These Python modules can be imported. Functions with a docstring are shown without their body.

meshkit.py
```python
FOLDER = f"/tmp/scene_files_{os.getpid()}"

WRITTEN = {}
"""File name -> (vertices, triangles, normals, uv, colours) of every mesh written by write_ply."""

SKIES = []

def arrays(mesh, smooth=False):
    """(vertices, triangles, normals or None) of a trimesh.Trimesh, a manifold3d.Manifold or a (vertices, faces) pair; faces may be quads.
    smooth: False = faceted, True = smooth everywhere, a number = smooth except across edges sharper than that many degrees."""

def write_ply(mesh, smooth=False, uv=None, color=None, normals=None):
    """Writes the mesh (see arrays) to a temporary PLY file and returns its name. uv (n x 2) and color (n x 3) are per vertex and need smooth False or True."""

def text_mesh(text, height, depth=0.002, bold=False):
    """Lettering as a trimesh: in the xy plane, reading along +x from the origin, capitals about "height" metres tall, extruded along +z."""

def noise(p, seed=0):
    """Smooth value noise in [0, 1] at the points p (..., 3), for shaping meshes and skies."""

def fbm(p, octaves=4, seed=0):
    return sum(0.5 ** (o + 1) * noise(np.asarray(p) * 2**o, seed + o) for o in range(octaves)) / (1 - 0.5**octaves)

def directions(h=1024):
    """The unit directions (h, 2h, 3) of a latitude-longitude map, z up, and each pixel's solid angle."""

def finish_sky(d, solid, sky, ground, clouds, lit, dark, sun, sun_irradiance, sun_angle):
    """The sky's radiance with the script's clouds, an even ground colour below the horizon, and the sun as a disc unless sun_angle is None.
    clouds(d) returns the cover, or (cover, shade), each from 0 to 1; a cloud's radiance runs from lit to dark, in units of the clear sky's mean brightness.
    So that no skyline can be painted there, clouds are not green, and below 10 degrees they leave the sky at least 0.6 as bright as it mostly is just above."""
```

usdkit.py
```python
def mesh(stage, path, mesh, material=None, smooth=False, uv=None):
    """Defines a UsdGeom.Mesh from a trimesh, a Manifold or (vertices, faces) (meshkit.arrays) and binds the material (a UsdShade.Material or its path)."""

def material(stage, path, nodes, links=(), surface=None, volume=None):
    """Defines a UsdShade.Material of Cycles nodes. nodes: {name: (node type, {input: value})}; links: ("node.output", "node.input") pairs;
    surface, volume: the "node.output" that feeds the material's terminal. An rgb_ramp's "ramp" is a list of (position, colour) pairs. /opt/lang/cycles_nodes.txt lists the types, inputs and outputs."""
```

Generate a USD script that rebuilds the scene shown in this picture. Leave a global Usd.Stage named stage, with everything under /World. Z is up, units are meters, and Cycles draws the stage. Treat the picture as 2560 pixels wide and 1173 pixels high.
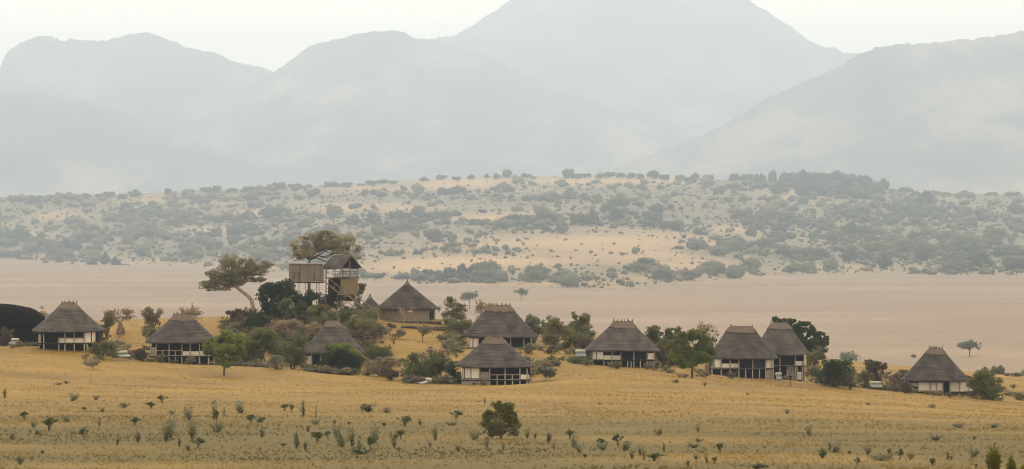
import math, random
import numpy as np
import trimesh
import usdkit, meshkit
from scipy.interpolate import RBFInterpolator
from pxr import Usd, UsdGeom, UsdLux, UsdShade, Gf, Sdf, Vt

stage = Usd.Stage.CreateInMemory()
UsdGeom.SetStageUpAxis(stage, "Z"); UsdGeom.SetStageMetersPerUnit(stage, 1.0)
UsdGeom.Xform.Define(stage, "/World"); UsdGeom.Scope.Define(stage, "/World/Looks")
rng = np.random.default_rng(7)

# ------------------------------------------------------------------ camera, sky, sun
F, HY, CZ = 8000.0, 560.0, 52.0            # focal length in photo pixels, eye-level row, eye height above the plain
cam = UsdGeom.Camera.Define(stage, "/World/camera")
cam.CreateHorizontalApertureAttr(36.0); cam.CreateVerticalApertureAttr(36.0 * 1173 / 2560)
cam.CreateFocalLengthAttr(36.0 * F / 2560)
cam.CreateClippingRangeAttr((1.0, 100000.0))
cam.AddTranslateOp().Set(Gf.Vec3d(0, 0, CZ))
cam.AddRotateXOp().Set(90.0 - math.degrees(math.atan((586.5 - HY) / F)))
cam.CreateExposureAttr(0.6)

SUN_EL, SUN_AZ = math.radians(33.0), math.radians(-3.0)      # azimuth from +y towards +x
sun_dir = np.array([math.cos(SUN_EL) * math.sin(SUN_AZ), math.cos(SUN_EL) * math.cos(SUN_AZ), math.sin(SUN_EL)])
sun = UsdLux.DistantLight.Define(stage, "/World/sun")
sun.CreateIntensityAttr(0.24); sun.CreateAngleAttr(12.0); sun.CreateColorAttr(Gf.Vec3f(1.0, 0.95, 0.86))
sun.CreateNormalizeAttr(True)
z = Gf.Vec3d(*sun_dir); sun.AddTransformOp().Set(Gf.Matrix4d(Gf.Rotation(Gf.Vec3d(0, 0, 1), z), Gf.Vec3d(0, 0, 0)))
dome = UsdLux.DomeLight.Define(stage, "/World/sky")
sky_m = usdkit.material(stage, "/World/Looks/sky_air", {
    "s": ("sky_texture", {"sky_type": "single_scattering", "sun_disc": False, "sun_elevation": SUN_EL, "sun_rotation": SUN_AZ,
                          "altitude": 800.0, "air_density": 1.0, "aerosol_density": 4.0, "ozone_density": 1.0}),
    "tc": ("texture_coordinate", {}), "mp": ("mapping", {"scale": (1.0, 1.0, 2.5)}),
    "n": ("noise_texture", {"scale": 2.2, "detail": 4.0, "roughness": 0.5}),
    "r": ("map_range", {"from_min": 0.25, "from_max": 0.75, "to_min": 0.6, "to_max": 0.8, "clamp": True}),
    "sz": ("separate_xyz", {}), "ab": ("math", {"math_type": "absolute"}), "iv": ("math", {"math_type": "subtract", "value1": 1.0}), "pw": ("math", {"math_type": "power", "value2": 5.0}), "gl": ("math", {"math_type": "multiply_add", "value2": 0.9, "value3": 0.72}),
    "vs": ("vector_math", {"math_type": "scale", "vector1": (16.2, 12.5, 7.8)}),
    "m": ("mix_color", {"use_clamp": False, "use_clamp_result": False}),
    "b": ("background_shader", {"strength": 0.13})},
    [("tc.generated", "mp.vector"), ("mp.vector", "n.vector"), ("n.fac", "r.value"), ("r.result", "m.fac"), ("s.color", "m.a"), ("tc.generated", "sz.vector"), ("sz.z", "ab.value1"), ("ab.value", "iv.value2"), ("iv.value", "pw.value1"), ("pw.value", "gl.value1"), ("gl.value", "vs.scale"), ("vs.vector", "m.b"), ("m.result", "b.color")], surface="b.background")
UsdShade.MaterialBindingAPI.Apply(dome.GetPrim()).Bind(sky_m)
dome.GetPrim().SetCustomDataByKey("kind", "structure")

HAZE_DENSITY, HAZE_G = 1.15e-4, 0.42
HAZE_COLOR = (0.585, 0.755, 1.0)

# ------------------------------------------------------------------ helpers
def P(px, py, Y):
    """The point at distance Y that the photo shows at px, py."""
    return np.array([(px - 1280.0) / F * Y, Y, CZ - (py - HY) / F * Y])

_names = {}
def path_of(name, parent="/World"):
    key = (str(parent), name); k = _names.get(key, 0); _names[key] = k + 1
    return f"{parent}/{name}" + (f"_{k:03d}" if k else "")

def tag(prim, label=None, cat=None, group=None, kind=None):
    for k, v in (("label", label), ("category", cat), ("group", group), ("kind", kind)):
        if v: prim.SetCustomDataByKey(k, v)
    return prim

def obj(name, mesh, mat, parent="/World", smooth=False):
    m = usdkit.mesh(stage, path_of(name, parent), mesh, mat, smooth=smooth)
    return m.GetPrim()

def thing(name, label, cat, loc=(0, 0, 0), rz=0.0, group=None):
    x = UsdGeom.Xform.Define(stage, path_of(name))
    x.AddTranslateOp().Set(Gf.Vec3d(*map(float, loc)))
    if rz: x.AddRotateZOp().Set(math.degrees(rz))
    return tag(x.GetPrim(), label, cat, group)

def grid_mesh(V):
    """Triangles of a grid of points (n, m, 3)."""
    n, m = V.shape[:2]
    i = np.arange(n * m).reshape(n, m)
    q = np.stack([i[:-1, :-1], i[:-1, 1:], i[1:, 1:], i[1:, :-1]], -1).reshape(-1, 4)
    return V.reshape(-1, 3), q

def sstep(a, b, x):
    t = np.clip((x - a) / (b - a), 0, 1); return t * t * (3 - 2 * t)

def N2(x, y, seed=0, octv=4):
    p = np.stack([x, y, np.zeros_like(x) + 0.37], -1); return meshkit.fbm(p, octv, seed) - 0.5

LK = "/World/Looks/"
def pmat(name, ramp, scale=1.0, stretch=(1, 1, 1), rough=0.9, bump=0.0, bscale=None, detail=5.0, coord="geometry.position", spec=0.15, trans=None, island=0.0, obj_rand=0.0):
    """A principled material whose colour runs through a noise ramp."""
    nodes = {"mp": ("mapping", {"scale": stretch}), "n": ("noise_texture", {"scale": scale, "detail": detail, "roughness": 0.6}),
             "r": ("rgb_ramp", {"ramp": ramp}), "p": ("principled_bsdf", {"roughness": rough, "specular_ior_level": spec})}
    node, sock = coord.split(".")
    nodes[node] = (node, {})
    links = [(coord, "mp.vector"), ("mp.vector", "n.vector"), ("r.color", "p.base_color")]
    fac = "n.fac"
    if island or obj_rand:
        nodes["isl"] = ("geometry", {}); nodes["oi"] = ("object_info", {})
        nodes["m1"] = ("math", {"math_type": "multiply_add", "value2": island, "value3": -island / 2})
        nodes["m2"] = ("math", {"math_type": "multiply_add", "value2": obj_rand, "value3": -obj_rand / 2})
        nodes["a1"] = ("math", {"math_type": "add"}); nodes["a2"] = ("math", {"math_type": "add", "use_clamp": True})
        links += [("isl.random_per_island", "m1.value1"), ("oi.random", "m2.value1"), ("m1.value", "a1.value1"), ("m2.value", "a1.value2"), ("a1.value", "a2.value1"), (fac, "a2.value2")]
        fac = "a2.value"
    links.append((fac, "r.fac"))
    if bump:
        nodes["bn"] = ("noise_texture", {"scale": bscale or scale * 4, "detail": 4.0}); nodes["bp"] = ("bump", {"strength": bump, "distance": 0.05})
        links += [("mp.vector", "bn.vector"), ("bn.fac", "bp.height"), ("bp.normal", "p.normal")]
    out = "p.BSDF"
    if trans:
        nodes["t"] = ("translucent_bsdf", {}); nodes["mx"] = ("mix_closure", {"fac": trans})
        links += [("r.color", "t.color"), ("p.BSDF", "mx.closure1"), ("t.BSDF", "mx.closure2")]
        out = "mx.closure"
    return usdkit.material(stage, LK + name, nodes, links, surface=out)

# ------------------------------------------------------------------ ground
CTRL = [(px, 1173, 160) for px in (-500, 0, 640, 1280, 1920, 2560, 3000)] + [
    (-400, 872, 372), (0, 882, 370), (165, 880, 372), (290, 886, 376), (290, 832, 430), (90, 850, 430), (445, 910, 372), (400, 850, 425),
    (560, 937, 352), (700, 922, 365), (830, 922, 387), (850, 938, 374), (960, 953, 358), (1070, 960, 355), (1240, 964, 352), (1250, 868, 400),
    (1050, 862, 402), (1110, 895, 378), (1400, 902, 385), (1400, 874, 408), (1557, 918, 386), (1557, 895, 425), (1728, 946, 368), (1865, 946, 390), (1970, 956, 401), (1730, 900, 425),
    (2090, 966, 388), (2345, 988, 398), (2480, 997, 394), (2640, 1010, 394), (3000, 1040, 394), (2345, 960, 430),
    (1326, 963, 351), (1160, 974, 335), (1240, 975, 335), (1345, 974, 335), (1420, 950, 345), (1557, 938, 356), (1862, 955, 372), (1960, 965, 380), (790, 927, 378), (1240, 985, 315), (1730, 957, 346), (1690, 956, 348), (1600, 990, 310), (1900, 985, 335), (1150, 962, 352), (100, 873, 373), (240, 880, 373), (376, 902, 373), (535, 913, 372), (1483, 912, 385), (1637, 921, 385), (1780, 936, 390), (1934, 948, 390), (2012, 959, 401), (2280, 981, 398), (2433, 989, 398), (1172, 871, 400), (1327, 872, 400), (1240, 955, 358), (450, 905, 379), (1556, 912, 392),
    (1018, 800, 430), (960, 800, 428), (1090, 800, 428), (840, 785, 425), (740, 815, 415), (620, 815, 418), (1000, 836, 415), (660, 860, 400), (900, 850, 402), (1150, 868, 405)]
cp = np.array([P(*c) for c in CTRL]); cp = np.vstack([cp, [[-40, 60, 45], [0, 60, 45], [40, 60, 45], [-60, -50, 49], [60, -50, 49], [-150, 160, 38], [150, 160, 38]]])
_rbf = RBFInterpolator(cp[:, :2], cp[:, 2], kernel="thin_plate_spline", smoothing=0.0)
def gz(x, y):
    x, y = np.broadcast_arrays(np.asarray(x, float), np.asarray(y, float))
    shp = x.shape; x, y = x.ravel(), y.ravel()
    xc, yc = np.clip(x, -120, 120), np.clip(y, -60, 470)
    zn = np.clip(_rbf(np.stack([xc, yc], 1)), 25, 55)
    zn = zn + 0.16 * N2(x / 9, y / 9, 3) 
    zn = zn * (1 - sstep(450, 900, y) ) * (1 - sstep(150, 900, np.abs(x)))
    return (zn + 1.2 * N2(x / 160, y / 160, 9) * sstep(800, 1200, y)).reshape(shp)

xs = np.concatenate([np.linspace(-9000, -1200, 14), np.linspace(-1000, -150, 18), np.arange(-130, 130.1, 1.1), np.linspace(150, 1000, 18), np.linspace(1200, 9000, 14)])
ys = np.concatenate([np.linspace(-2500, -100, 9), np.arange(-60, 130, 10), np.arange(130, 470, 1.3), np.arange(475, 1000, 12), np.arange(1000, 5600, 80), np.linspace(5800, 27000, 20)])
X, Y = np.meshgrid(xs, ys, indexing="ij")
GRASS_RAMP = [(0.32, (0.1443, 0.0980, 0.0409)), (0.44, (0.2230, 0.1504, 0.0461)), (0.56, (0.2842, 0.1924, 0.0507)), (0.76, (0.3455, 0.2379, 0.0619))]
OLIVE = (0.0997, 0.0803, 0.0238)
ground_m = usdkit.material(stage, LK + "dry_savanna", {
    "g": ("geometry", {}), "mp": ("mapping", {"scale": (0.05, 0.10, 0.05)}), "n1": ("noise_texture", {"scale": 1.0, "detail": 6.0, "roughness": 0.65}),
    "mp2": ("mapping", {"scale": (0.22, 0.45, 0.3)}), "n2": ("noise_texture", {"scale": 1.0, "detail": 5.0, "roughness": 0.6}),
    "ad": ("math", {"math_type": "multiply_add", "value2": 0.38}),
    "sc": ("math", {"math_type": "multiply", "value2": 0.72}),
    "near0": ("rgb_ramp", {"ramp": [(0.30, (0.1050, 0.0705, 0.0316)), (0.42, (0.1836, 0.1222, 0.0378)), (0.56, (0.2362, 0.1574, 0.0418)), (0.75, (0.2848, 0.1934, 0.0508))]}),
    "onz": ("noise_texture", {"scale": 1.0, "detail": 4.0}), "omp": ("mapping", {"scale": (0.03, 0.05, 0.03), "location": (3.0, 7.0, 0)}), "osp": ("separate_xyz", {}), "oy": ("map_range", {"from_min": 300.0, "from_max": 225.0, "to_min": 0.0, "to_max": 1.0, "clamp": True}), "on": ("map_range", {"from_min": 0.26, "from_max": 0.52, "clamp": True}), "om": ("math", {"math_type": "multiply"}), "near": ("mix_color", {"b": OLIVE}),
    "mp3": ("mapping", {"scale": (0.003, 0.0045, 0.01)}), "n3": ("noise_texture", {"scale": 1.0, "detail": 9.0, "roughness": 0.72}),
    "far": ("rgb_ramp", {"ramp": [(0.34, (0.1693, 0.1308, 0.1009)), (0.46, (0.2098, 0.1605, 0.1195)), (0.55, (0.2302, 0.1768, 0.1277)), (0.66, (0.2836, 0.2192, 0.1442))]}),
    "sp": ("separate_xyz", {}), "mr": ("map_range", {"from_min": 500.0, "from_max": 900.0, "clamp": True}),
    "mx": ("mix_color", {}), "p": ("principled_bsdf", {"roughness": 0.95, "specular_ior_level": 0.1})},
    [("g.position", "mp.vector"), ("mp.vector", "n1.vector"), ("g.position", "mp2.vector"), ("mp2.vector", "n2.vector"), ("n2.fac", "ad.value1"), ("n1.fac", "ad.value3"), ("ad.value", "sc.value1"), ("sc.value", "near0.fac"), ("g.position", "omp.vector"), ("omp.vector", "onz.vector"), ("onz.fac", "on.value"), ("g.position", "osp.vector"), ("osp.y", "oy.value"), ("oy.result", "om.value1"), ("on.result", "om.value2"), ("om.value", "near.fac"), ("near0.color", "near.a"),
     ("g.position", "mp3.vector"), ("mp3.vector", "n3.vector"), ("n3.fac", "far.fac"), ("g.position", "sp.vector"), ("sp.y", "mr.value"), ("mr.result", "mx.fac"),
     ("near.result", "mx.a"), ("far.color", "mx.b"), ("mx.result", "p.base_color")], surface="p.BSDF")
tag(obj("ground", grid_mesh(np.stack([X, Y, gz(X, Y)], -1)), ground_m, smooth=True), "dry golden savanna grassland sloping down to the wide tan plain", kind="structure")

# ------------------------------------------------------------------ the wooded hill behind the plain
HF = np.array([(-600, 645), (0, 645), (200, 655), (450, 664), (700, 680), (950, 706), (1250, 712), (1500, 722), (1720, 706), (2000, 682), (2560, 688), (3200, 690)], float)
HC = np.array([(-600, 492), (0, 492), (300, 486), (500, 476), (700, 468), (850, 462), (1050, 450), (1250, 440), (1450, 442), (1650, 442), (1800, 448), (1960, 452), (2100, 455), (2220, 472), (2300, 482), (2560, 486), (3200, 486)], float)
YC = 6000.0
def hill_h(px, y):
    yf = F * CZ / (np.interp(px, HF[:, 0], HF[:, 1]) - HY)
    zc = CZ - (np.interp(px, HC[:, 0], HC[:, 1]) - HY) / F * YC
    t = (y - yf) / (YC - yf)
    up = zc * np.where(t < 0, 0.25 * t, 0.12 * t + 0.88 * np.clip(t, 0, 1) ** 1.15)
    h = np.where(y > YC, zc - (y - YC) ** 2 / 18000.0, up)
    x = (px - 1280) / F * y
    return h + (7 * N2(x / 260, y / 300, 21) + 3 * N2(x / 70, y / 70, 22)) * sstep(0, 0.12, t) * (1 - 0.7 * sstep(0.75, 1.0, t))
hp = np.arange(-700, 3300, 12.0)
hy = np.concatenate([np.arange(2200, 6000, 42.0), np.arange(6000, 7700, 85.0)])
PX, HYY = np.meshgrid(hp, hy, indexing="ij")
hz = np.maximum(hill_h(PX, HYY), -3)
GOLD = [(1500, 607, 330, 26, 1), (1200, 655, 300, 18, 1), (1080, 668, 200, 22, 1), (1150, 458, 150, 16, 1), (1480, 452, 200, 10, 1), (1700, 450, 70, 10, .9), (620, 535, 40, 8, 1), (850, 520, 60, 10, 1), (150, 540, 90, 14, .6), (60, 580, 60, 14, .6), (1250, 545, 140, 14, .8), (1980, 490, 60, 14, .7), (1830, 575, 80, 12, .7), (1560, 640, 220, 26, .75), (1720, 660, 120, 22, .8), (900, 470, 120, 12, .6), (520, 575, 60, 8, .9), (1000, 520, 120, 12, .6), (350, 500, 80, 10, .5), (2050, 480, 80, 10, .6), (2300, 500, 80, 10, .4)]
row_h = HY + (CZ - hz) / HYY * F
dry = 0 * hz
for gx, gy_, a, b, k in GOLD: dry = np.maximum(dry, 0.8 * k * np.exp(-(((PX - gx) / a) ** 2 + ((row_h - gy_) / b) ** 2) * 0.9))
dry = np.maximum(dry, sstep(0.12, 0.0, (HYY - F * CZ / (np.interp(PX, HF[:, 0], HF[:, 1]) - HY)) / 3000) * 0.3)   # the plain's dry grass runs up the foot of the hill
hill_m = usdkit.material(stage, LK + "hill_scrub_ground", {
    "g": ("geometry", {}), "mp": ("mapping", {"scale": (0.007, 0.009, 0.012)}), "n": ("noise_texture", {"scale": 1.0, "detail": 7.0, "roughness": 0.65}),
    "a": ("attribute", {"attribute": "dryness"}), "ad": ("math", {"math_type": "multiply_add", "value2": 0.62}), "sb": ("math", {"math_type": "multiply", "value2": 0.75}),
    "r": ("rgb_ramp", {"ramp": [(0.25, (0.095, 0.090, 0.066)), (0.40, (0.150, 0.132, 0.088)), (0.52, (0.215, 0.172, 0.104)), (0.70, (0.30, 0.22, 0.128)), (0.95, (0.38, 0.275, 0.15))]}), "p": ("principled_bsdf", {"roughness": 0.95, "specular_ior_level": 0.1})},
    [("g.position", "mp.vector"), ("mp.vector", "n.vector"), ("a.fac", "ad.value1"), ("n.fac", "sb.value1"), ("sb.value", "ad.value3"), ("ad.value", "r.fac"), ("r.color", "p.base_color")], surface="p.BSDF")
hprim = tag(obj("hill", grid_mesh(np.stack([(PX - 1280) / F * HYY, HYY, hz], -1)), hill_m, smooth=True), "low golden hill dotted with scrub beyond the plain", kind="structure")
UsdGeom.PrimvarsAPI(hprim).CreatePrimvar("dryness", Sdf.ValueTypeNames.FloatArray, "vertex").Set(Vt.FloatArray.FromNumpy(dry.reshape(-1).astype(np.float32)))

# ------------------------------------------------------------------ mountains
def mountain(prof, Yr, L, seed, label, fuzz=10.0, gully=0.5, col="mountain_scrub"):
    prof = np.array(prof, float)
    px = np.arange(prof[0, 0], prof[-1, 0], 3.5)
    zc = CZ - (np.interp(px, prof[:, 0], prof[:, 1]) - HY) / F * Yr
    x = (px - 1280) / F * Yr
    s = np.concatenate([np.linspace(0, 1, 70), np.linspace(1.03, 1.7, 14)])
    XX, S = np.meshgrid(x, s, indexing="ij")
    y = Yr - L * (1 - S)
    ZC = np.broadcast_to(zc[:, None], S.shape)
    front = S ** 1.25
    h = ZC * np.where(S <= 1, front, np.clip(1 - (S - 1) / 0.7, 0, 1))
    g = np.abs(N2(XX / 900 + 5, y / 2600, seed, 5)) * 2
    w = np.clip(S * (1 - S) * 4, 0, 1) * (S < 1)
    h = h - (g * gully * 0.6 + np.abs(N2(XX / 420 + 2, y / 900, seed + 9, 5)) * 0.22) * w * ZC * 0.55
    h = h + fuzz * 4.5 * N2(XX / 22, y / 160, seed + 3, 4) * sstep(0.05, 0.3, S)
    tag(obj("mountain", grid_mesh(np.stack([XX, y, np.maximum(h, -2)], -1)), MT, smooth=True), label, kind="structure")
MT = pmat("mountain_scrub", [(0.33, (0.03, 0.034, 0.026)), (0.5, (0.10, 0.092, 0.062)), (0.66, (0.30, 0.24, 0.16))], scale=1.0, stretch=(0.0025, 0.001, 0.004), detail=8)
mountain([(-900, 330), (-500, 260), (-200, 190), (0, 168), (12, 160), (20, 132), (50, 105), (90, 92), (130, 90), (150, 103), (180, 97), (215, 102), (268, 103), (300, 92), (345, 82), (372, 82), (420, 98), (460, 115), (530, 130), (580, 152), (640, 165), (690, 182), (760, 205), (900, 260), (1100, 330), (1300, 420)],
         17200, 4000, 31, "pale hazy mountain ridge with a rocky knob at the left", 9)
mountain([(200, 420), (400, 330), (560, 260), (640, 206), (690, 177), (720, 155), (765, 122), (800, 108), (870, 90), (920, 79), (945, 76), (1010, 82), (1025, 93), (1060, 99), (1120, 105), (1200, 130), (1350, 200), (1500, 260), (1700, 350), (1850, 420)],
         16000, 4000, 33, "rounded hazy mountain in front of the tallest peak", 8)
mountain([(700, 330), (900, 190), (1060, 100), (1140, 88), (1170, 72), (1230, 30), (1280, -2), (1380, -50), (1500, -85), (1600, -90), (1700, -60), (1800, -22), (1870, 0), (1940, 45), (1990, 76), (2030, 106), (2060, 121), (2090, 117), (2105, 133), (2150, 134), (2300, 170), (2500, 240), (2800, 400)],
         19500, 4600, 35, "tallest hazy mountain rising out of the top of the photo", 9)
mountain([(1500, 420), (1650, 380), (1800, 320), (1900, 255), (2000, 210), (2100, 165), (2150, 134), (2180, 125), (2210, 115), (2260, 111), (2340, 105), (2420, 96), (2500, 88), (2540, 81), (2600, 70), (2800, 60), (3100, 90), (3500, 200), (3900, 350)],
         13200, 3300, 37, "darker hazy mountain shoulder on the right, below the open sky", 8)

mountain([(-1200, 120), (-700, 150), (-300, 185), (0, 222), (150, 240), (300, 275), (450, 330), (600, 395), (720, 450)], 13800, 3000, 39, "faint lower spur in front of the left mountain ridge", 8)
mountain([(900, 450), (1050, 380), (1200, 330), (1330, 305), (1450, 318), (1600, 365), (1750, 420), (1850, 460)], 15000, 2800, 41, "faint foothill below the tallest mountain", 8)

# ------------------------------------------------------------------ haze
haze_m = usdkit.material(stage, LK + "haze_air", {"v": ("principled_volume", {"color": HAZE_COLOR, "density": HAZE_DENSITY, "anisotropy": HAZE_G})}, surface=None, volume="v.volume")
hb = trimesh.creation.box(bounds=[[-11000, -3000, -8], [11000, 28000, 1750]])
tag(obj("haze", hb, haze_m), "pale haze over the plain and mountains", kind="stuff")

# ------------------------------------------------------------------ mesh building blocks
class MB:
    """Collects triangles of one mesh."""
    def __init__(s): s.v, s.f, s.n = [], [], 0
    def add(s, v, f):
        v, f = np.asarray(v, float), np.asarray(f, int)
        if f.shape[1] == 4: f = np.vstack([f[:, [0, 1, 2]], f[:, [0, 2, 3]]])
        s.v.append(v); s.f.append(f + s.n); s.n += len(v); return s
    def box(s, x0, x1, y0, y1, z0, z1):
        m = trimesh.creation.box(bounds=[[min(x0, x1), min(y0, y1), min(z0, z1)], [max(x0, x1), max(y0, y1), max(z0, z1)]]); return s.add(m.vertices, m.faces)
    def tube(s, pts, radii, sides=6):
        p = np.asarray(pts, float); k = len(p); r = np.broadcast_to(np.asarray(radii, float), (k,))
        t = np.gradient(p, axis=0); t /= np.linalg.norm(t, axis=1, keepdims=True) + 1e-9
        a = np.cross(t, np.where(np.abs(t[:, 2:]) < 0.9, [[0, 0, 1.0]], [[1.0, 0, 0]])); a /= np.linalg.norm(a, axis=1, keepdims=True) + 1e-9
        b = np.cross(t, a); g = np.arange(sides) * 2 * np.pi / sides
        v = p[:, None] + r[:, None, None] * (np.cos(g)[None, :, None] * a[:, None] + np.sin(g)[None, :, None] * b[:, None])
        i = np.arange(k * sides).reshape(k, sides); j = np.roll(i, -1, 1)
        q = np.stack([i[:-1], j[:-1], j[1:], i[1:]], -1).reshape(-1, 4)
        s.add(v.reshape(-1, 3), q)
        e = np.arange(1, sides - 1)
        f = np.vstack([np.stack([0 * e, e + 1, e], 1), (k - 1) * sides + np.stack([0 * e, e, e + 1], 1)])
        s.f.append(f + s.n - k * sides); return s
    def mesh(s): return np.vstack(s.v), np.vstack(s.f)

def rot_rand(r, n, out=None, bias=0.0):
    """n random orthonormal frames, their normals leaning towards out."""
    nr = r.normal(size=(n, 3)); nr /= np.linalg.norm(nr, axis=1, keepdims=True) + 1e-9
    if out is not None: nr = nr * (1 - bias) + out * bias; nr /= np.linalg.norm(nr, axis=1, keepdims=True) + 1e-9
    u = np.cross(nr, r.normal(size=(n, 3))); u /= np.linalg.norm(u, axis=1, keepdims=True) + 1e-9
    return nr, u, np.cross(nr, u)

def leaf_cards(r, pts, out, size, bias=0.45, aspect=1.5):
    n = len(pts); _, u, v = rot_rand(r, n, out, bias)
    s = size * r.uniform(0.55, 1.3, (n, 1)); a = u * s * aspect * 0.5; b = v * s * 0.5
    V = np.stack([pts - a, pts - b * 0.9 + a * 0.1, pts + a, pts + b * 0.9 - a * 0.1], 1).reshape(-1, 3)
    return V, np.arange(4 * n).reshape(n, 4)

def leaf_cloud(r, blobs, n, size, gap=0.4, gfreq=1.0, shell=0.4, bias=0.45, tufts=9):
    B = np.asarray(blobs, float)
    if tufts:      # every lobe breaks up into smaller tufts, some standing out
        T = []
        for b in B:
            d = r.normal(size=(tufts, 3)); d /= np.linalg.norm(d, axis=1, keepdims=True); k_ = r.uniform(0.35, 1.12, (tufts, 1))
            T.append(np.hstack([b[:3] + d * b[3:6] * k_, b[3:6] * r.uniform(0.25, 0.6, (tufts, 1))]))
        B = np.vstack(T)
    w = (B[:, 3] * B[:, 4] * B[:, 5]) ** 0.7; w /= w.sum()
    m = int(n * 2.2); k = r.choice(len(B), m, p=w)
    d = r.normal(size=(m, 3)); d /= np.linalg.norm(d, axis=1, keepdims=True)
    p = B[k, :3] + d * B[k, 3:6] * (r.random((m, 1)) ** shell)
    q = meshkit.noise(p * gfreq + 11.3, int(r.integers(1000)))
    p, d = p[q > gap][:n], d[q > gap][:n]
    return leaf_cards(r, p, d, size, bias)

def dome_blobs(r, w, h, k, d=None, z0=0.12, lean=0.0, flat=0.0):
    """Ellipsoids filling a bushy dome of width w, depth d, height h over the origin."""
    d = d or w * 0.85; out = []
    for i in range(k):
        a = 2 * np.pi * (i + r.random()) / k * 2.4; rad = math.sqrt(r.random()) * 0.62
        x, y = math.cos(a) * rad * w / 2, math.sin(a) * rad * d / 2
        top = h * (1 - 0.45 * rad ** 2 - 0.14 * r.random())
        rr = r.uniform(0.2, 0.34) * min(w, h * 1.4)
        rz = min(rr * r.uniform(0.75, 1.0), top * 0.5)
        zc = top - rz if r.random() < 0.6 else max(z0 * h + rz, (top - rz) * r.uniform(0.35, 0.9))
        out.append([x + lean * zc, y, zc, rr, rr, rz])
    return out

def wander(r, a, b, k=5, amp=0.12, sag=0.0):
    a, b = np.asarray(a, float), np.asarray(b, float); t = np.linspace(0, 1, k)[:, None]
    L = np.linalg.norm(b - a); p = a + (b - a) * t + r.normal(size=(k, 3)) * amp * L * np.sin(np.pi * t) * 0.5
    p[:, 2] += sag * L * np.sin(np.pi * t[:, 0]); return p

def limbs(r, mb, start, blobs, r0, sub=3, tip=0.012):
    """Branches from start to every blob, each with thinner twigs inside it."""
    for b in blobs:
        b = np.asarray(b); c = b[:3] - [0, 0, b[5] * 0.25]
        p = wander(r, start, c, 5, 0.16, 0.06); mb.tube(p, np.linspace(r0 * 0.55, r0 * 0.2, 5), 5)
        for _ in range(sub):
            d = r.normal(size=3); d[2] = abs(d[2]) * 0.8; d /= np.linalg.norm(d)
            mb.tube(wander(r, p[int(r.integers(2, 5))], b[:3] + d * b[3:6] * 0.85, 4, 0.15), np.linspace(r0 * 0.2, tip, 4), 3)

def twig_tree(r, mb, base, direction, length, rad, depth, spread=0.6, up=0.12, minr=0.012):
    d = direction / np.linalg.norm(direction); end = base + d * length
    p = wander(r, base, end, 4, 0.14); mb.tube(p, np.linspace(rad, max(rad * 0.62, minr), 4), 5 if depth > 2 else 3)
    if depth == 0: return
    for i in range(3 if depth > 1 else 4):
        nd = d + r.normal(size=3) * spread; nd[2] += up
        twig_tree(r, mb, p[3] if i < 2 else p[2], nd, length * r.uniform(0.6, 0.85), max(rad * 0.6, minr), depth - 1, spread, up, minr)

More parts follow.
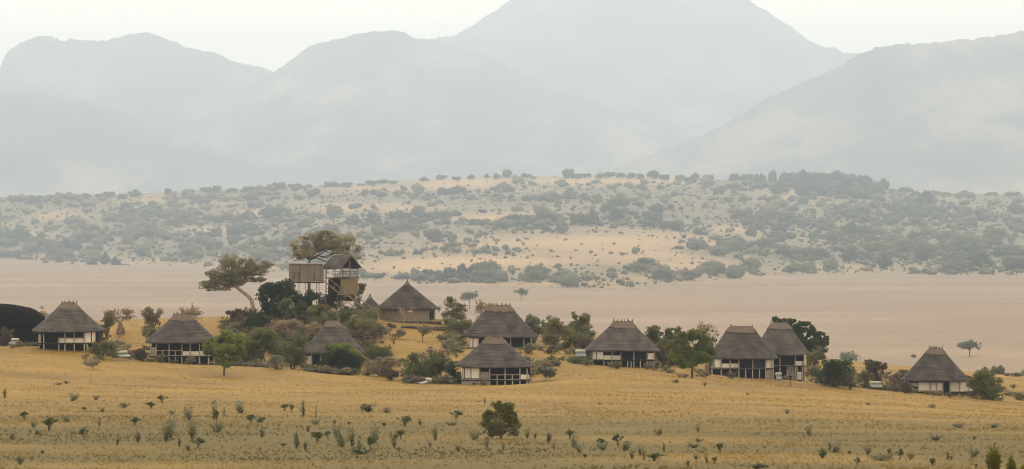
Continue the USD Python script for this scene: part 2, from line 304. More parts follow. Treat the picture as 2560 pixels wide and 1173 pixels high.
# ------------------------------------------------------------------ materials of things
def leafmat(name, dark, mid, light, trans=0.3, orand=0.25):
    return pmat(name, [(0.12, dark), (0.5, mid), (0.9, light)], scale=0.55, detail=3, rough=0.75, trans=trans, island=0.55, obj_rand=orand, spec=0.12)
ML = dict(
    dark=leafmat("leaf_dark_green", (0.027, 0.043, 0.020), (0.056, 0.083, 0.033), (0.106, 0.140, 0.053), 0.3),
    green=leafmat("leaf_fresh_green", (0.1112, 0.1380, 0.0336), (0.1847, 0.2263, 0.0528), (0.2657, 0.2953, 0.0900), 0.4),
    midgreen=leafmat("leaf_mid_green", (0.0742, 0.0912, 0.0363), (0.1336, 0.1517, 0.0583), (0.2162, 0.2227, 0.0924), 0.4),
    olive=leafmat("leaf_olive", (0.124, 0.125, 0.056), (0.204, 0.200, 0.095), (0.291, 0.278, 0.146), 0.4),
    sage=leafmat("leaf_grey_green", (0.143, 0.151, 0.096), (0.215, 0.218, 0.143), (0.280, 0.278, 0.190), 0.4),
    dry=leafmat("leaf_dry_tan", (0.188, 0.150, 0.104), (0.289, 0.237, 0.166), (0.390, 0.325, 0.227), 0.35),
    brown=leafmat("leaf_dark_brown", (0.086, 0.069, 0.057), (0.153, 0.123, 0.097), (0.233, 0.193, 0.145), 0.3),
    lime=leafmat("leaf_yellow_green", (0.099, 0.104, 0.013), (0.162, 0.158, 0.020), (0.216, 0.198, 0.034), 0.4),
    acacia=leafmat("leaf_acacia", (0.210, 0.206, 0.147), (0.329, 0.321, 0.234), (0.386, 0.399, 0.326), 0.45),
    shrub=leafmat("leaf_shrub", (0.081, 0.104, 0.055), (0.150, 0.175, 0.094), (0.236, 0.260, 0.143), 0.35),
    hillwood=leafmat("leaf_hill_wood", (0.057, 0.064, 0.043), (0.101, 0.109, 0.069), (0.159, 0.164, 0.101), 0.2, 0.5))
MBARK = pmat("bark_brown", [(0.3, (0.045, 0.034, 0.026)), (0.7, (0.115, 0.088, 0.066))], 3.0, (1, 1, 0.3), bump=0.4)
MPALE = pmat("bark_pale", [(0.3, (0.17, 0.13, 0.10)), (0.7, (0.32, 0.26, 0.20))], 3.0, (1, 1, 0.3), bump=0.4)
MTWIG = pmat("bark_grey_twig", [(0.3, (0.12, 0.10, 0.082)), (0.7, (0.21, 0.178, 0.145))], 2.0)
MDTWIG = pmat("bark_dark_twig", [(0.3, (0.035, 0.026, 0.024)), (0.7, (0.085, 0.066, 0.058))], 2.0)
MTHATCH = pmat("old_thatch", [(0.3, (0.0304, 0.0277, 0.0294)), (0.5, (0.0532, 0.0490, 0.0512)), (0.72, (0.0851, 0.0774, 0.0790))], 1.0, (0.6840, 0.7110, 0.5880), detail=12, bump=0.9, bscale=7.0, coord="texture_coordinate.object", obj_rand=0.15)
MCAP = pmat("straw_ridge", [(0.3, (0.0804, 0.0664, 0.0590)), (0.7, (0.1460, 0.1226, 0.1074))], 5.0, (1, 1, 0.4), bump=0.8, bscale=20.0, coord="texture_coordinate.object")
MCANVAS = pmat("white_canvas", [(0.3, (0.4300, 0.3956, 0.3698)), (0.6, (0.5676, 0.5418, 0.5074))], 1.4, (1, 1, 0.5), bump=0.25, bscale=4.0, coord="texture_coordinate.object", obj_rand=0.2)
MGREY = pmat("weathered_grey_panel", [(0.3, (0.1720, 0.1505, 0.1333)), (0.7, (0.2752, 0.2451, 0.2193))], 2.0, (1, 1, 0.4), bump=0.3, coord="texture_coordinate.object")
MTIMBER = pmat("tower_timber", [(0.3, (0.10, 0.078, 0.060)), (0.7, (0.20, 0.162, 0.126))], 4.0, (1, 1, 0.2), bump=0.3, coord="texture_coordinate.object")
MPOST = pmat("weathered_post", [(0.3, (0.1892, 0.1677, 0.1462)), (0.7, (0.3268, 0.2967, 0.2666))], 4.0, (1, 1, 0.2), bump=0.3, coord="texture_coordinate.object")
MDWOOD = pmat("dark_timber", [(0.3, (0.014, 0.011, 0.010)), (0.7, (0.036, 0.028, 0.024))], 3.0, (1, 1, 0.3), coord="texture_coordinate.object")
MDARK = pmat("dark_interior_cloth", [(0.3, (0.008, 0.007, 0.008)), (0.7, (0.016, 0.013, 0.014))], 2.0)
MNAVY = pmat("navy_canvas", [(0.3, (0.012, 0.012, 0.022)), (0.7, (0.024, 0.023, 0.042))], 2.0, coord="texture_coordinate.object")
MPURPLE = pmat("violet_canvas", [(0.3, (0.040, 0.034, 0.085)), (0.7, (0.070, 0.062, 0.130))], 2.0, coord="texture_coordinate.object")
MBLACK = pmat("black_netting", [(0.3, (0.0025, 0.0025, 0.003)), (0.7, (0.006, 0.0055, 0.006))], 2.0, bump=0.4, rough=1.0, spec=0.02)
MMUD = pmat("mud_wall", [(0.3, (0.1290, 0.1049, 0.0860)), (0.7, (0.1935, 0.1617, 0.1307))], 1.6, (1, 1, 1), bump=0.3)
MSTONE = pmat("grey_stone", [(0.3, (0.100, 0.086, 0.078)), (0.7, (0.215, 0.186, 0.165))], 1.5, bump=0.5, island=0.5)
MDSTONE = pmat("dark_stone", [(0.3, (0.050, 0.043, 0.044)), (0.7, (0.110, 0.096, 0.094))], 1.5, bump=0.5, island=0.5)
MROCK = pmat("tan_rock", [(0.3, (0.105, 0.080, 0.054)), (0.7, (0.200, 0.156, 0.104))], 0.9, bump=0.5)
MREED = pmat("tan_reed", [(0.3, (0.1000, 0.0752, 0.0416)), (0.7, (0.1800, 0.1400, 0.0784))], 3.0, (3, 3, 0.3), bump=0.4, coord="texture_coordinate.object")
MBROWNW = pmat("red_brown_wood", [(0.3, (0.040, 0.024, 0.018)), (0.7, (0.090, 0.056, 0.038))], 3.0, (1, 1, 0.3), coord="texture_coordinate.object")
MMOUND = pmat("red_earth", [(0.3, (0.055, 0.030, 0.019)), (0.7, (0.110, 0.064, 0.038))], 3.0, bump=0.5)
MGMOUND = pmat("brown_earth", [(0.3, (0.110, 0.075, 0.050)), (0.7, (0.190, 0.130, 0.085))], 3.0, bump=0.5)
MSOLAR = usdkit.material(stage, LK + "solar_glass", {"p": ("principled_bsdf", {"base_color": (0.15, 0.165, 0.18), "roughness": 0.6, "specular_ior_level": 0.2})}, surface="p.BSDF")
MTANK = usdkit.material(stage, LK + "tank_pale", {"p": ("principled_bsdf", {"base_color": (0.27, 0.29, 0.21), "roughness": 0.45})}, surface="p.BSDF")
MMETAL = usdkit.material(stage, LK + "metal_frame", {"p": ("principled_bsdf", {"base_color": (0.25, 0.25, 0.25), "roughness": 0.5, "metallic": 0.6})}, surface="p.BSDF")

# ------------------------------------------------------------------ thatched huts
def roof_mesh(a0, b0, ar, br, z0, z1, r, courses=15, n=120, ex0=2.9, sag=0.06, power=0.93):
    """Stepped thatch: each course flares a little over the one below; closed underneath."""
    g = np.linspace(0, 2 * np.pi, n, endpoint=False); c, s = np.cos(g), np.sin(g)
    lump = r.normal(size=n); lump = np.convolve(np.tile(lump, 3), np.ones(5) / 5, "same")[n:2 * n]
    def ring(t, grow, dz, jit):
        a, b = a0 + (ar - a0) * t ** power + grow, b0 + (br - b0) * t ** power + grow
        ex = ex0 + (2.0 - ex0) * t
        x, y = a * np.sign(c) * np.abs(c) ** (2 / ex), b * np.sign(s) * np.abs(s) ** (2 / ex)
        bow = 1 + 0.02 * np.sin(3 * g + r_ph[0]) + 0.015 * np.sin(5 * g + r_ph[1])
        z = z0 + (z1 - z0) * t + dz + sag * np.sin(2 * g + r_ph[2]) * (1 - t) + jit * lump
        return np.stack([x * bow, y * bow, z], 1)
    r_ph = r.uniform(0, 6.28, 3)
    R = [ring(0, -0.55, -0.02, 0.02), ring(0, -0.06, -0.16, 0.05), ring(0, 0.03, -0.13, 0.05), ring(0, 0.05, 0.0, 0.03)]
    TT = np.linspace(0, 1, courses + 1); TT[1:-1] += r.uniform(-0.3, 0.3, courses - 1) / courses
    for i in range(courses):
        t0, t1 = TT[i], TT[i + 1]
        if i:
            lump = r.normal(size=n); lump = 0.5 * lump + np.convolve(np.tile(r.normal(size=n), 3), np.ones(9) / 3, "same")[n:2 * n]; k_ = r.uniform(0.25, 1.0)
            R.append(ring(t0, 0.026 * k_, -0.02 * k_, 0.02)); R.append(ring(t0, 0.028 * k_, 0.02, 0.012))
        R.append(ring(t1, 0.0, 0.0, 0.008))
    R.append(ring(1, -0.02, 0.05, 0)); V = np.array(R); V[3:, :, 2] += 0.16 * (meshkit.fbm(V[3:] * 0.7 + r.uniform(0, 50, 3), 3, 2) - 0.5); V[3:, :, :2] *= (1 + 0.05 * (meshkit.fbm(V[3:] * 0.6 + r.uniform(0, 50, 3), 3, 3) - 0.5))[..., None]
    k = len(R); i = np.arange(k * n).reshape(k, n); j = np.roll(i, -1, 1)
    q = np.stack([i[:-1], j[:-1], j[1:], i[1:]], -1).reshape(-1, 4)
    mb = MB().add(V.reshape(-1, 3), q)
    for ri, zz, flip in ((0, z0 + (z1 - z0) * 0.55, True), (k - 1, z1 + 0.06, False)):
        ctr = np.vstack([V[ri], [[0, 0, zz]]]); e = np.arange(n); f = np.stack([e, np.roll(e, -1), np.full(n, n)], 1)
        mb.add(ctr, f[:, ::-1] if flip else f)
    # a fringe of loose straw along the eave
    m = 900; gg = r.uniform(0, 2 * np.pi, m); cc, ss = np.cos(gg), np.sin(gg)
    ex = np.stack([(a0 + 0.03) * np.sign(cc) * np.abs(cc) ** (2 / ex0), (b0 + 0.03) * np.sign(ss) * np.abs(ss) ** (2 / ex0), np.full(m, z0 - 0.06)], 1)
    tn = np.stack([-ss, cc, 0 * ss], 1) * 0.03; dn = np.stack([cc * 0.03, ss * 0.03, -r.uniform(0.05, 0.26, m)], 1)
    mb.add(np.stack([ex - tn, ex + tn, ex + dn], 1).reshape(-1, 3), np.arange(3 * m).reshape(m, 3))
    return mb.mesh()

def cap_mesh(L, w, z, r, h=0.5):
    """The lighter straw saddle over the ridge, with a ragged lower edge."""
    n = 44; g = np.linspace(0, 2 * np.pi, n, endpoint=False); c, s = np.cos(g), np.sin(g); R = []
    for k, (fl, dz) in enumerate(((0.0, -h), (0.04, -h), (-0.06, -h * 0.6), (-0.24, -0.14), (-0.46, 0.1), (-0.8, 0.24))):
        a, b = L + fl, max(w + fl, 0.04)
        R.append(np.stack([a * np.sign(c) * np.abs(c) ** 0.8, b * np.sign(s) * np.abs(s) ** 0.8, z + dz + (r.normal(size=n) * 0.05 if k < 2 else r.normal(size=n) * 0.025) + 0.05 * np.sin(2 * g + 1)], 1))
    V = np.array(R); k = len(R); i = np.arange(k * n).reshape(k, n); j = np.roll(i, -1, 1)
    mb = MB().add(V.reshape(-1, 3), np.stack([i[:-1], j[:-1], j[1:], i[1:]], -1).reshape(-1, 4))
    e = np.arange(n); mb.add(np.vstack([V[-1], V[-1].mean(0)[None] + [0, 0, 0.03]]), np.stack([e, np.roll(e, -1), np.full(n, n)], 1))
    return mb.mesh()

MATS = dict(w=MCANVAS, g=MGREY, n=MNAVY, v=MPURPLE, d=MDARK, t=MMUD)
def hut(label, cx, gy, Yf, eave, peak, xl, xr, ridge, spec, deck, seed, rz=0.0, b0=3.5, spikes=6, rx=0.0, skirt=True):
    """A stilted thatched hut from its outline in the photo. spec: pieces of the front in photo pixels."""
    r = np.random.default_rng(seed); s = Yf / F; ridge = ridge * 0.95
    base = P(cx, gy, Yf); bd = 2.6
    t = thing("thatched_hut", label, "hut", (base[0], Yf + bd, base[2]), rz)
    X = lambda px: (px - cx) * s
    Z = lambda py: (gy - py) * s
    a0 = (xr - xl) / 2 * s; xc = X((xl + xr) / 2)
    z0 = CZ - (eave - HY) / F * (Yf - 0.9) - base[2] + 0.1; z1 = CZ - (peak - HY) / F * (Yf + bd) - base[2] - 0.1
    Rv, Rf = roof_mesh(a0, b0, ridge * s, 0.2, z0, z1 - 0.05, r); Rv = Rv + [xc, 0, 0]
    Rv[:, 0] += rx * s * np.clip((Rv[:, 2] - z0) / (z1 - z0), 0, 1)
    ro = obj("thatch_roof", (Rv, Rf), MTHATCH, t.GetPath(), smooth=50)
    cx2 = xc + rx * s; L = ridge * s + 0.3
    cap = obj("ridge_cap", (lambda m: (m[0] + [cx2, 0, 0], m[1]))(cap_mesh(L, 0.68, z1 + 0.05, r)), MCAP, ro.GetPath(), smooth=60)
    for i in range(spikes):
        q = MB(); xs_ = cx2 + (i / max(spikes - 1, 1) - 0.5) * 1.6 * ridge * s + r.normal() * 0.05
        for _ in range(5):
            q.tube([[xs_ + r.normal() * 0.03, r.normal() * 0.05, z1 + 0.0], [xs_ + r.normal() * 0.06, r.normal() * 0.08, z1 + r.uniform(0.42, 0.66)]], [0.05, 0.014], 4)
        obj("straw_spike", q.mesh(), MCAP, ro.GetPath())
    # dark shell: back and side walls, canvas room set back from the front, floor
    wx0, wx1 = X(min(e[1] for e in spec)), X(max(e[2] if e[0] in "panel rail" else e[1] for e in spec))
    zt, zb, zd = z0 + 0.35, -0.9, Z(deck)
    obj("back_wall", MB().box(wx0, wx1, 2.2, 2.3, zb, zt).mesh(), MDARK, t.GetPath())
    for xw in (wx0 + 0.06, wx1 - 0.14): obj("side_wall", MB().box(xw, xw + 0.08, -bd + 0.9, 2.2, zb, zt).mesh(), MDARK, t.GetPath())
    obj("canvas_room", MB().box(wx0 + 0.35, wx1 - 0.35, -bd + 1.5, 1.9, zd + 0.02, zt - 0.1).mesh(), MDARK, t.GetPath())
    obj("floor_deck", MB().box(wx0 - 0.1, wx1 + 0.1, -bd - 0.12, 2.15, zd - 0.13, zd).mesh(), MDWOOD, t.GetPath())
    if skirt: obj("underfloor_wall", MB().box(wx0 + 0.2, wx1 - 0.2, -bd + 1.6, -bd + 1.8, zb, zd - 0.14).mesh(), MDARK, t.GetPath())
    for e in spec:
        if e[0] == "post":
            zlo = min(Z(e[3]), 0.02) - (0.35 if Z(e[3]) < 0.25 else 0)
            mb = MB().tube([[X(e[1]), -bd - 0.02, zlo], [X(e[1]) + r.normal() * 0.02, -bd - 0.02, Z(e[2])]], [0.085, 0.07], 7)
            obj("post", mb.mesh(), MPOST, t.GetPath(), smooth=50)
        elif e[0] == "rail":
            obj("rail", MB().tube([[X(e[1]), -bd - 0.05, Z(e[3])], [X(e[2]), -bd - 0.05, Z(e[3]) + r.normal() * 0.015]], 0.05, 6).mesh(), MPOST, t.GetPath(), smooth=50)
        else:
            x0, x1, zt_, zb_ = X(e[1]), X(e[2]), Z(e[3]), Z(e[4]); k = max(3, int((x1 - x0) / 0.18)); off = 0.06 + 0.02 * r.random() + (0.9 if e[5] in "nvd" else 0)
            gx, gzz = np.meshgrid(np.linspace(x0, x1, k), np.linspace(zb_, zt_, 5), indexing="ij")
            bulge = 0.03 * np.sin((gx - x0) / (x1 - x0) * np.pi) * np.sin((gzz - zb_) / (zt_ - zb_ + 1e-6) * np.pi) + 0.012 * r.normal(size=gx.shape)
            f1 = np.stack([gx, -bd + off - bulge, gzz], -1); f2 = np.stack([gx, -bd + off + 0.05 + 0 * gx, gzz], -1)
            v1, q1 = grid_mesh(f1); v2, q2 = grid_mesh(f2); mb = MB().add(v1, q1).add(v2, q2[:, ::-1])
            obj({"w": "canvas_panel", "g": "grey_panel", "n": "navy_curtain", "v": "violet_curtain", "d": "dark_curtain", "t": "mud_panel"}[e[5]], mb.mesh(), MATS[e[5]], t.GetPath(), smooth=30)
    return t

p_ = lambda x, a, b: ("post", x, a, b)
w_ = lambda x0, x1, a, b, c="w": ("panel", x0, x1, a, b, c)
r_ = lambda x0, x1, y: ("rail", x0, x1, y)
hut("stilted thatched hut beside the black dome roof, pale curtain hanging at its left", 164, 879, 373, 829, 761, 75, 253, 24,
    [p_(108, 832, 880), p_(145.5, 846, 877), p_(160.5, 832, 877), p_(184, 832, 877), p_(209, 832, 878), p_(217, 857, 876), p_(236, 832, 877),
     w_(147, 183, 846, 857), w_(185.5, 208, 846, 857), w_(210, 225, 829, 856), w_(227.5, 235.5, 829, 856), w_(237.5, 243, 834, 850, "v"), w_(94, 101, 836, 862, "g"), r_(146, 236, 857.5), r_(146, 209, 845.5)], 857.5, 101, 0.03)
hut("stilted thatched hut with open railed verandah left of the lone green tree", 450, 911, 373, 857, 789, 360, 541, 27,
    [p_(376, 862, 902), p_(391.5, 858, 905), p_(407.5, 878, 903), p_(423.6, 858, 906), p_(439.7, 878, 908), p_(456, 858, 911), p_(477, 858, 890), p_(500, 858, 913), p_(522.5, 858, 911), p_(536, 858, 911),
     w_(377, 390, 868, 889, "g"), w_(377, 391, 892, 906, "t"), w_(458, 476, 878.5, 889), w_(478, 499, 878.5, 889), w_(501.5, 521, 878, 888.5), r_(391, 456, 877), r_(391, 456, 890), r_(376, 391, 890), r_(456, 536, 890)], 890, 102, -0.02)
hut("thatched hut half hidden behind the round dark green bush", 830, 921, 386, 884, 806, 750, 911, 20,
    [p_(762, 886, 918), p_(778, 886, 920), p_(801, 886, 918), p_(830, 886, 920), p_(862, 886, 920), p_(898, 886, 920), w_(765, 777, 890, 911), w_(752, 760, 890, 912, "g"), w_(870, 896, 890, 912, "g"), r_(778, 898, 913), r_(752, 778, 913)], 913, 103, 0.02, spikes=3, rx=-2)
hut("thatched hut standing directly in front of another, nearest to the open grass", 1238, 963, 352, 918, 847, 1138, 1333, 27,
    [p_(1156, 921, 962), p_(1199.5, 921, 962), p_(1219.5, 930, 962), p_(1224, 921, 963), p_(1243, 937, 959), p_(1263, 921, 962), p_(1281.5, 937, 960), p_(1300, 921, 963), p_(1318, 922, 962), p_(1323, 940, 963),
     w_(1153.5, 1160.5, 921, 946), w_(1162.5, 1176.5, 921, 946), w_(1178.5, 1198.5, 921, 946), w_(1201, 1219, 930, 946.5, "g"), w_(1157, 1199, 950, 963, "g"), w_(1202, 1219, 950.5, 962, "t"), w_(1302, 1317, 937, 948), w_(1319, 1323, 937, 948),
     r_(1153, 1224, 948.5), r_(1226, 1300, 937.5), r_(1226, 1326, 949)], 949, 104, 0.0)
hut("thatched hut directly behind the nearest one, peak spikes rising above its roof", 1248, 872, 399, 843, 767, 1154, 1344, 33,
    [p_(1172, 845, 872), p_(1180.5, 845, 870), p_(1195, 845, 870), p_(1275, 845, 872), p_(1308, 845, 872), p_(1327, 845, 872), w_(1173, 1179.5, 846, 868), w_(1182, 1194, 846, 868), w_(1277, 1307, 856, 868, "n"), w_(1310, 1326, 848, 868, "d"), r_(1172, 1327, 869)], 869, 105, 0.02)
hut("thatched hut with ragged spiked peak left of the big lime green tree", 1556, 916, 385, 878, 808, 1463, 1655, 30,
    [p_(1483, 880, 914), p_(1511, 898, 914), p_(1531, 880, 914), p_(1553, 880, 915), p_(1570, 900, 915), p_(1579, 904, 915), p_(1585.5, 880, 915), p_(1602, 898, 916), p_(1619, 880, 916), p_(1636, 880, 918),
     w_(1484, 1491, 880, 898), w_(1493, 1509, 880, 898), w_(1510, 1530, 889, 899), w_(1532.5, 1552, 889, 899.5), w_(1555, 1585, 882, 905, "n"), w_(1588, 1618, 882, 905, "n"), w_(1621, 1635, 883, 898), w_(1622, 1637, 903, 920, "t"), r_(1483, 1553, 900), r_(1619, 1637, 900)], 900, 106, -0.02)
hut("thatched hut with violet curtain, left of the overlapping pair", 1862, 945, 390, 897, 820, 1772, 1949, 36,
    [p_(1780, 897, 936), p_(1803, 897, 937), p_(1825.5, 897, 941), p_(1847, 897, 943), p_(1864, 921, 943), p_(1881.5, 897, 944), p_(1898.5, 921, 945), p_(1914.5, 897, 947), p_(1928.5, 897, 947), p_(1933.5, 897, 947),
     w_(1780.5, 1786, 896, 919, "g"), w_(1787, 1802.5, 896, 919), w_(1805, 1824, 909, 919.5), w_(1827, 1846, 909, 919.5), w_(1849, 1880.5, 899, 920, "n"), w_(1883, 1913.5, 899, 921, "v"), w_(1916, 1927.5, 896, 920), w_(1930, 1933, 896, 920), w_(1915, 1934, 923, 947, "g"), r_(1780, 1934, 921)], 921, 107, 0.0, rx=-4, spikes=2)
hut("thatched hut on tall stilts, right of the overlapping pair", 1960, 957, 402, 887, 811, 1880, 2026, 26,
    [p_(1915, 888, 950), p_(1950, 888, 952), p_(1968, 914, 952), p_(1983, 914, 955), p_(1988, 888, 955), p_(1992.5, 914, 957), p_(2006, 914, 957), p_(2011, 888, 957),
     w_(1952, 1986, 889, 912, "n"), w_(1989, 2005, 903, 913.5), w_(2007, 2011.5, 903, 913.5), w_(1994, 2004, 930, 950), r_(1915, 2012, 914.5), w_(1970, 1982, 917, 940, "g")], 914.5, 108, 0.0, b0=3.4, spikes=4)
hut("lone thatched hut at the right end with white canvas walls", 2345, 985, 398, 953, 874, 2260, 2432, 22,
    [p_(2296, 958, 982), p_(2325.5, 956, 984), p_(2341, 956, 984), p_(2357, 956, 984), p_(2375, 951, 985), p_(2399, 950, 986), p_(2421, 950, 987), p_(2433, 968, 987),
     w_(2279, 2295, 958, 967, "g"), w_(2297, 2324.5, 957, 977), w_(2327, 2340, 957, 977), w_(2342.5, 2356, 957, 977), w_(2376, 2397.5, 950, 979), w_(2401, 2420, 950, 979), w_(2423, 2432, 969, 978), w_(2266, 2278, 962, 978, "d"), r_(2296, 2357, 979.5), r_(2375, 2433, 980.5)], 980, 109, 0.0, skirt=True)

# the black dome roof at the left edge
r = np.random.default_rng(5)
Yb = 396.0; bb = P(-40, 850, Yb); bb[2] = gz(bb[0], Yb)
t = thing("dome_shelter", "large black dome roof at the left edge of the photo", "shelter", bb)
n = 80; g = np.linspace(0, 2 * np.pi, n, endpoint=False); R = []
zt = CZ - (759 - HY) / F * Yb - bb[2]; ze = CZ - (806 - HY) / F * Yb - bb[2]
prof = [(7.5, ze - 0.25), (7.7, ze - 0.1), (7.55, ze + 0.15)] + [(7.5 * math.cos(u) ** 0.8, ze + 0.1 + (zt - ze - 0.1) * math.sin(u) ** 0.95) for u in np.linspace(0.12, 1.55, 16)]
for ra, zz in prof:
    R.append(np.stack([ra * np.cos(g) * (1 + 0.012 * np.sin(7 * g)), 0.75 * ra * np.sin(g) * (1 + 0.012 * np.sin(7 * g)), zz + 0.03 * r.normal(size=n)], 1))
V = np.array(R); i = np.arange(len(R) * n).reshape(len(R), n); j = np.roll(i, -1, 1)
obj("dome_roof", (V.reshape(-1, 3), np.stack([i[:-1], j[:-1], j[1:], i[1:]], -1).reshape(-1, 4)), MBLACK, t.GetPath(), smooth=50)
w1 = trimesh.creation.annulus(6.6, 6.8, ze + 1.0); w1.apply_scale([1, 0.75, 1]); w1.apply_translation([0, 0, (ze + 1.0) / 2 - 1.0])
obj("wall", w1, MBLACK, t.GetPath())

# round mud hut and the small roof behind it
def round_hut(label, cx, gy, Yc, eave, apex, halfw, wallw, seed, door=None, name="round_hut", wall_m=MMUD):
    r = np.random.default_rng(seed); s = Yc / F; base = P(cx, gy, Yc)
    t = thing(name, label, "hut", (base[0], Yc, base[2])); a0 = halfw * s
    z0 = (gy - eave) * s; z1 = (gy - apex) * s
    Rv, Rf = roof_mesh(a0, a0, 0.12, 0.12, z0 + 0.12, z1 - 0.25, r, 11, 110, 2.0, 0.03, 0.97)
    ro = obj("thatch_roof", (Rv, Rf), MTHATCH, t.GetPath(), smooth=50)
    obj("finial", MB().tube([[0, 0, z1 - 0.5], [0, 0, z1 - 0.15], [0.02, 0, z1 + 0.3]], [0.45, 0.2, 0.03], 10).mesh(), MCAP, ro.GetPath(), smooth=50)
    w1 = trimesh.creation.annulus(wallw * s - 0.25, wallw * s, z0 + 0.9, sections=64); w1.apply_translation([0, 0, (z0 + 0.9) / 2 - 0.6])
    obj("mud_wall", w1, wall_m, t.GetPath(), smooth=40)
    if door is not None:
        a = math.radians(door); q = trimesh.creation.box([0.95, 0.12, 1.15]); q.apply_translation([0, -wallw * s - 0.01, 0.72]); q.apply_transform(trimesh.transformations.rotation_matrix(a, [0, 0, 1]))
        obj("doorway", q, MDARK, t.GetPath())
        for k in range(2):
            a2 = math.radians(-22 + 30 * k); q = trimesh.creation.box([0.55, 0.1, 0.22]); q.apply_translation([0, -wallw * s - 0.01, z0 - 0.25]); q.apply_transform(trimesh.transformations.rotation_matrix(a2, [0, 0, 1]))
            obj("wall_vent", q, MCANVAS if k else MDARK, t.GetPath())
    return t
round_hut("round mud walled hut with conical thatch roof right of the lookout tower", 1018, 801, 430, 772, 703, 79.5, 70, 201, 62)
round_hut("small conical thatch roof peeking out left of the round hut", 925, 802, 446, 775, 739, 34, 28, 202, None)

# ------------------------------------------------------------------ lookout tower
r = np.random.default_rng(77); Yt = 424.0; st = Yt / F
tb = P(853, 790, Yt); tower = thing("lookout_tower", "wooden lookout tower with gabled thatch roof and outside staircase", "tower", tb); TP = tower.GetPath()
TX = lambda px: (px - 853) * st
TZ = lambda py: (790 - py) * st
th = math.radians(40); U = np.array([-math.cos(th), math.sin(th), 0]); Vv = np.array([math.sin(th), math.cos(th), 0])
C0 = np.zeros(3); LU, LV = 2.75, 3.25
pt = lambda a, b, z: C0 + U * a + Vv * b + [0, 0, z]
zf, ze, za = TZ(694.5), TZ(667), TZ(641)
def pole(name, a, b, ra=0.07, rb=None, mat=MTIMBER, parent=TP, k=4, amp=0.015):
    return obj(name, MB().tube(wander(r, a, b, k, amp), np.linspace(ra, rb or ra * 0.85, k), 6).mesh(), mat, parent, smooth=50)
for a, b in ((0, 0), (LU, 0), (0, LV), (LU, LV), (0, LV * 0.5)):
    pole("corner_post", pt(a, b, -1.8 if b < LV * 0.4 or a else zf - 0.1), pt(a, b, ze + (0.1 if b != LV * 0.5 else za - ze - 0.2)), 0.085)
def slab(c, a0, a1, b0, b1, z0, z1):
    m = trimesh.creation.box(bounds=[[a0, b0, z0], [a1, b1, z1]]); M = np.eye(4); M[:3, 0] = U; M[:3, 1] = Vv; m.apply_transform(M); m.invert() if np.linalg.det(M[:3, :3]) < 0 else None
    return m
obj("platform_floor", slab(0, -0.15, LU + 0.15, -0.15, LV + 0.15, zf - 0.12, zf), MDWOOD, TP)
for z in (ze - 0.02,):
    for a, b in (((-.1, 0), (LU + .1, 0)), ((-.1, LV), (LU + .1, LV)), ((0, -.1), (0, LV + .1)), ((LU, -.1), (LU, LV + .1))): pole("roof_beam", pt(*a, z), pt(*b, z), 0.07, mat=MDWOOD, amp=0)
# gabled roof: two thatch slopes, open gable
ov, ovg = 0.35, 0.35
def slope(side, m_=13):
    A = np.linspace(-ovg, LU + ovg, 24); T = np.linspace(0, 1, m_); top, bot = [], []
    for i, tt in enumerate(T):
        for lst, dz in ((top, 0.11), (bot, -0.05)):
            row = []
            for a in A:
                b = (-ov if side < 0 else LV + ov) * (1 - tt) + LV / 2 * tt
                z = (ze - 0.22) * (1 - tt) + za * tt + dz + 0.03 * r.normal() + (0.04 * (i % 2) if dz > 0 else 0) - 0.06 * math.sin((a + ovg) / (LU + 2 * ovg) * math.pi) * (1 - tt)
                row.append(pt(a, b, z))
            lst.append(row)
    top, bot = np.array(top), np.array(bot); mb = MB(); v, q = grid_mesh(top); mb.add(v, q); v, q = grid_mesh(bot); mb.add(v, q[:, ::-1])
    for e1, e2 in ((top[:, 0], bot[:, 0]), (top[:, -1], bot[:, -1]), (top[0], bot[0]), (top[-1], bot[-1])): v, q = grid_mesh(np.stack([e1, e2], 0)); mb.add(v, q)
    return mb.mesh()
obj("thatch_slope", slope(-1), MTHATCH, TP); obj("thatch_slope", slope(1), MTHATCH, TP)
for a in (0.02, LU - 0.1):   # dark gable infill
    v = np.array([pt(a + d, b, z) for d in (0, 0.06) for b, z in ((-0.05, ze + 0.02), (LV + 0.05, ze + 0.02), (LV / 2, za - 0.12))])
    if a > 1: obj("gable_end", (v, np.array([[0, 1, 2], [5, 4, 3], [0, 3, 4], [0, 4, 1], [1, 4, 5], [1, 5, 2], [2, 5, 3], [2, 3, 0]])), MDARK, TP)
pole("king_post", pt(0, LV / 2, ze), pt(0, LV / 2, za - 0.1), 0.05)
for s_ in (0, 1): pole("gable_rafter", pt(-0.05, (LV + .3) * s_ - .15, ze - 0.1), pt(-0.05, LV / 2, za - 0.05), 0.06, mat=MDWOOD)
# railing of the platform on the gable side, and the front
for (a1, b1), (a2, b2) in (((0, 0), (0, LV)), ((LU, LV), (0, LV)), ((0.0, 0), (LU * 0.5, 0))):
    for h in (0.12, 0.48, 0.82): pole("hand_rail", pt(a1, b1, zf + h), pt(a2, b2, zf + h), 0.035)
    for k in np.linspace(0.12, 0.88, 6): pole("baluster", pt(a1 + (a2 - a1) * k, b1 + (b2 - b1) * k, zf), pt(a1 + (a2 - a1) * (k + 0.08 * (-1) ** int(k * 20)), b1 + (b2 - b1) * (k + 0.05), zf + 0.82), 0.024, k=3)
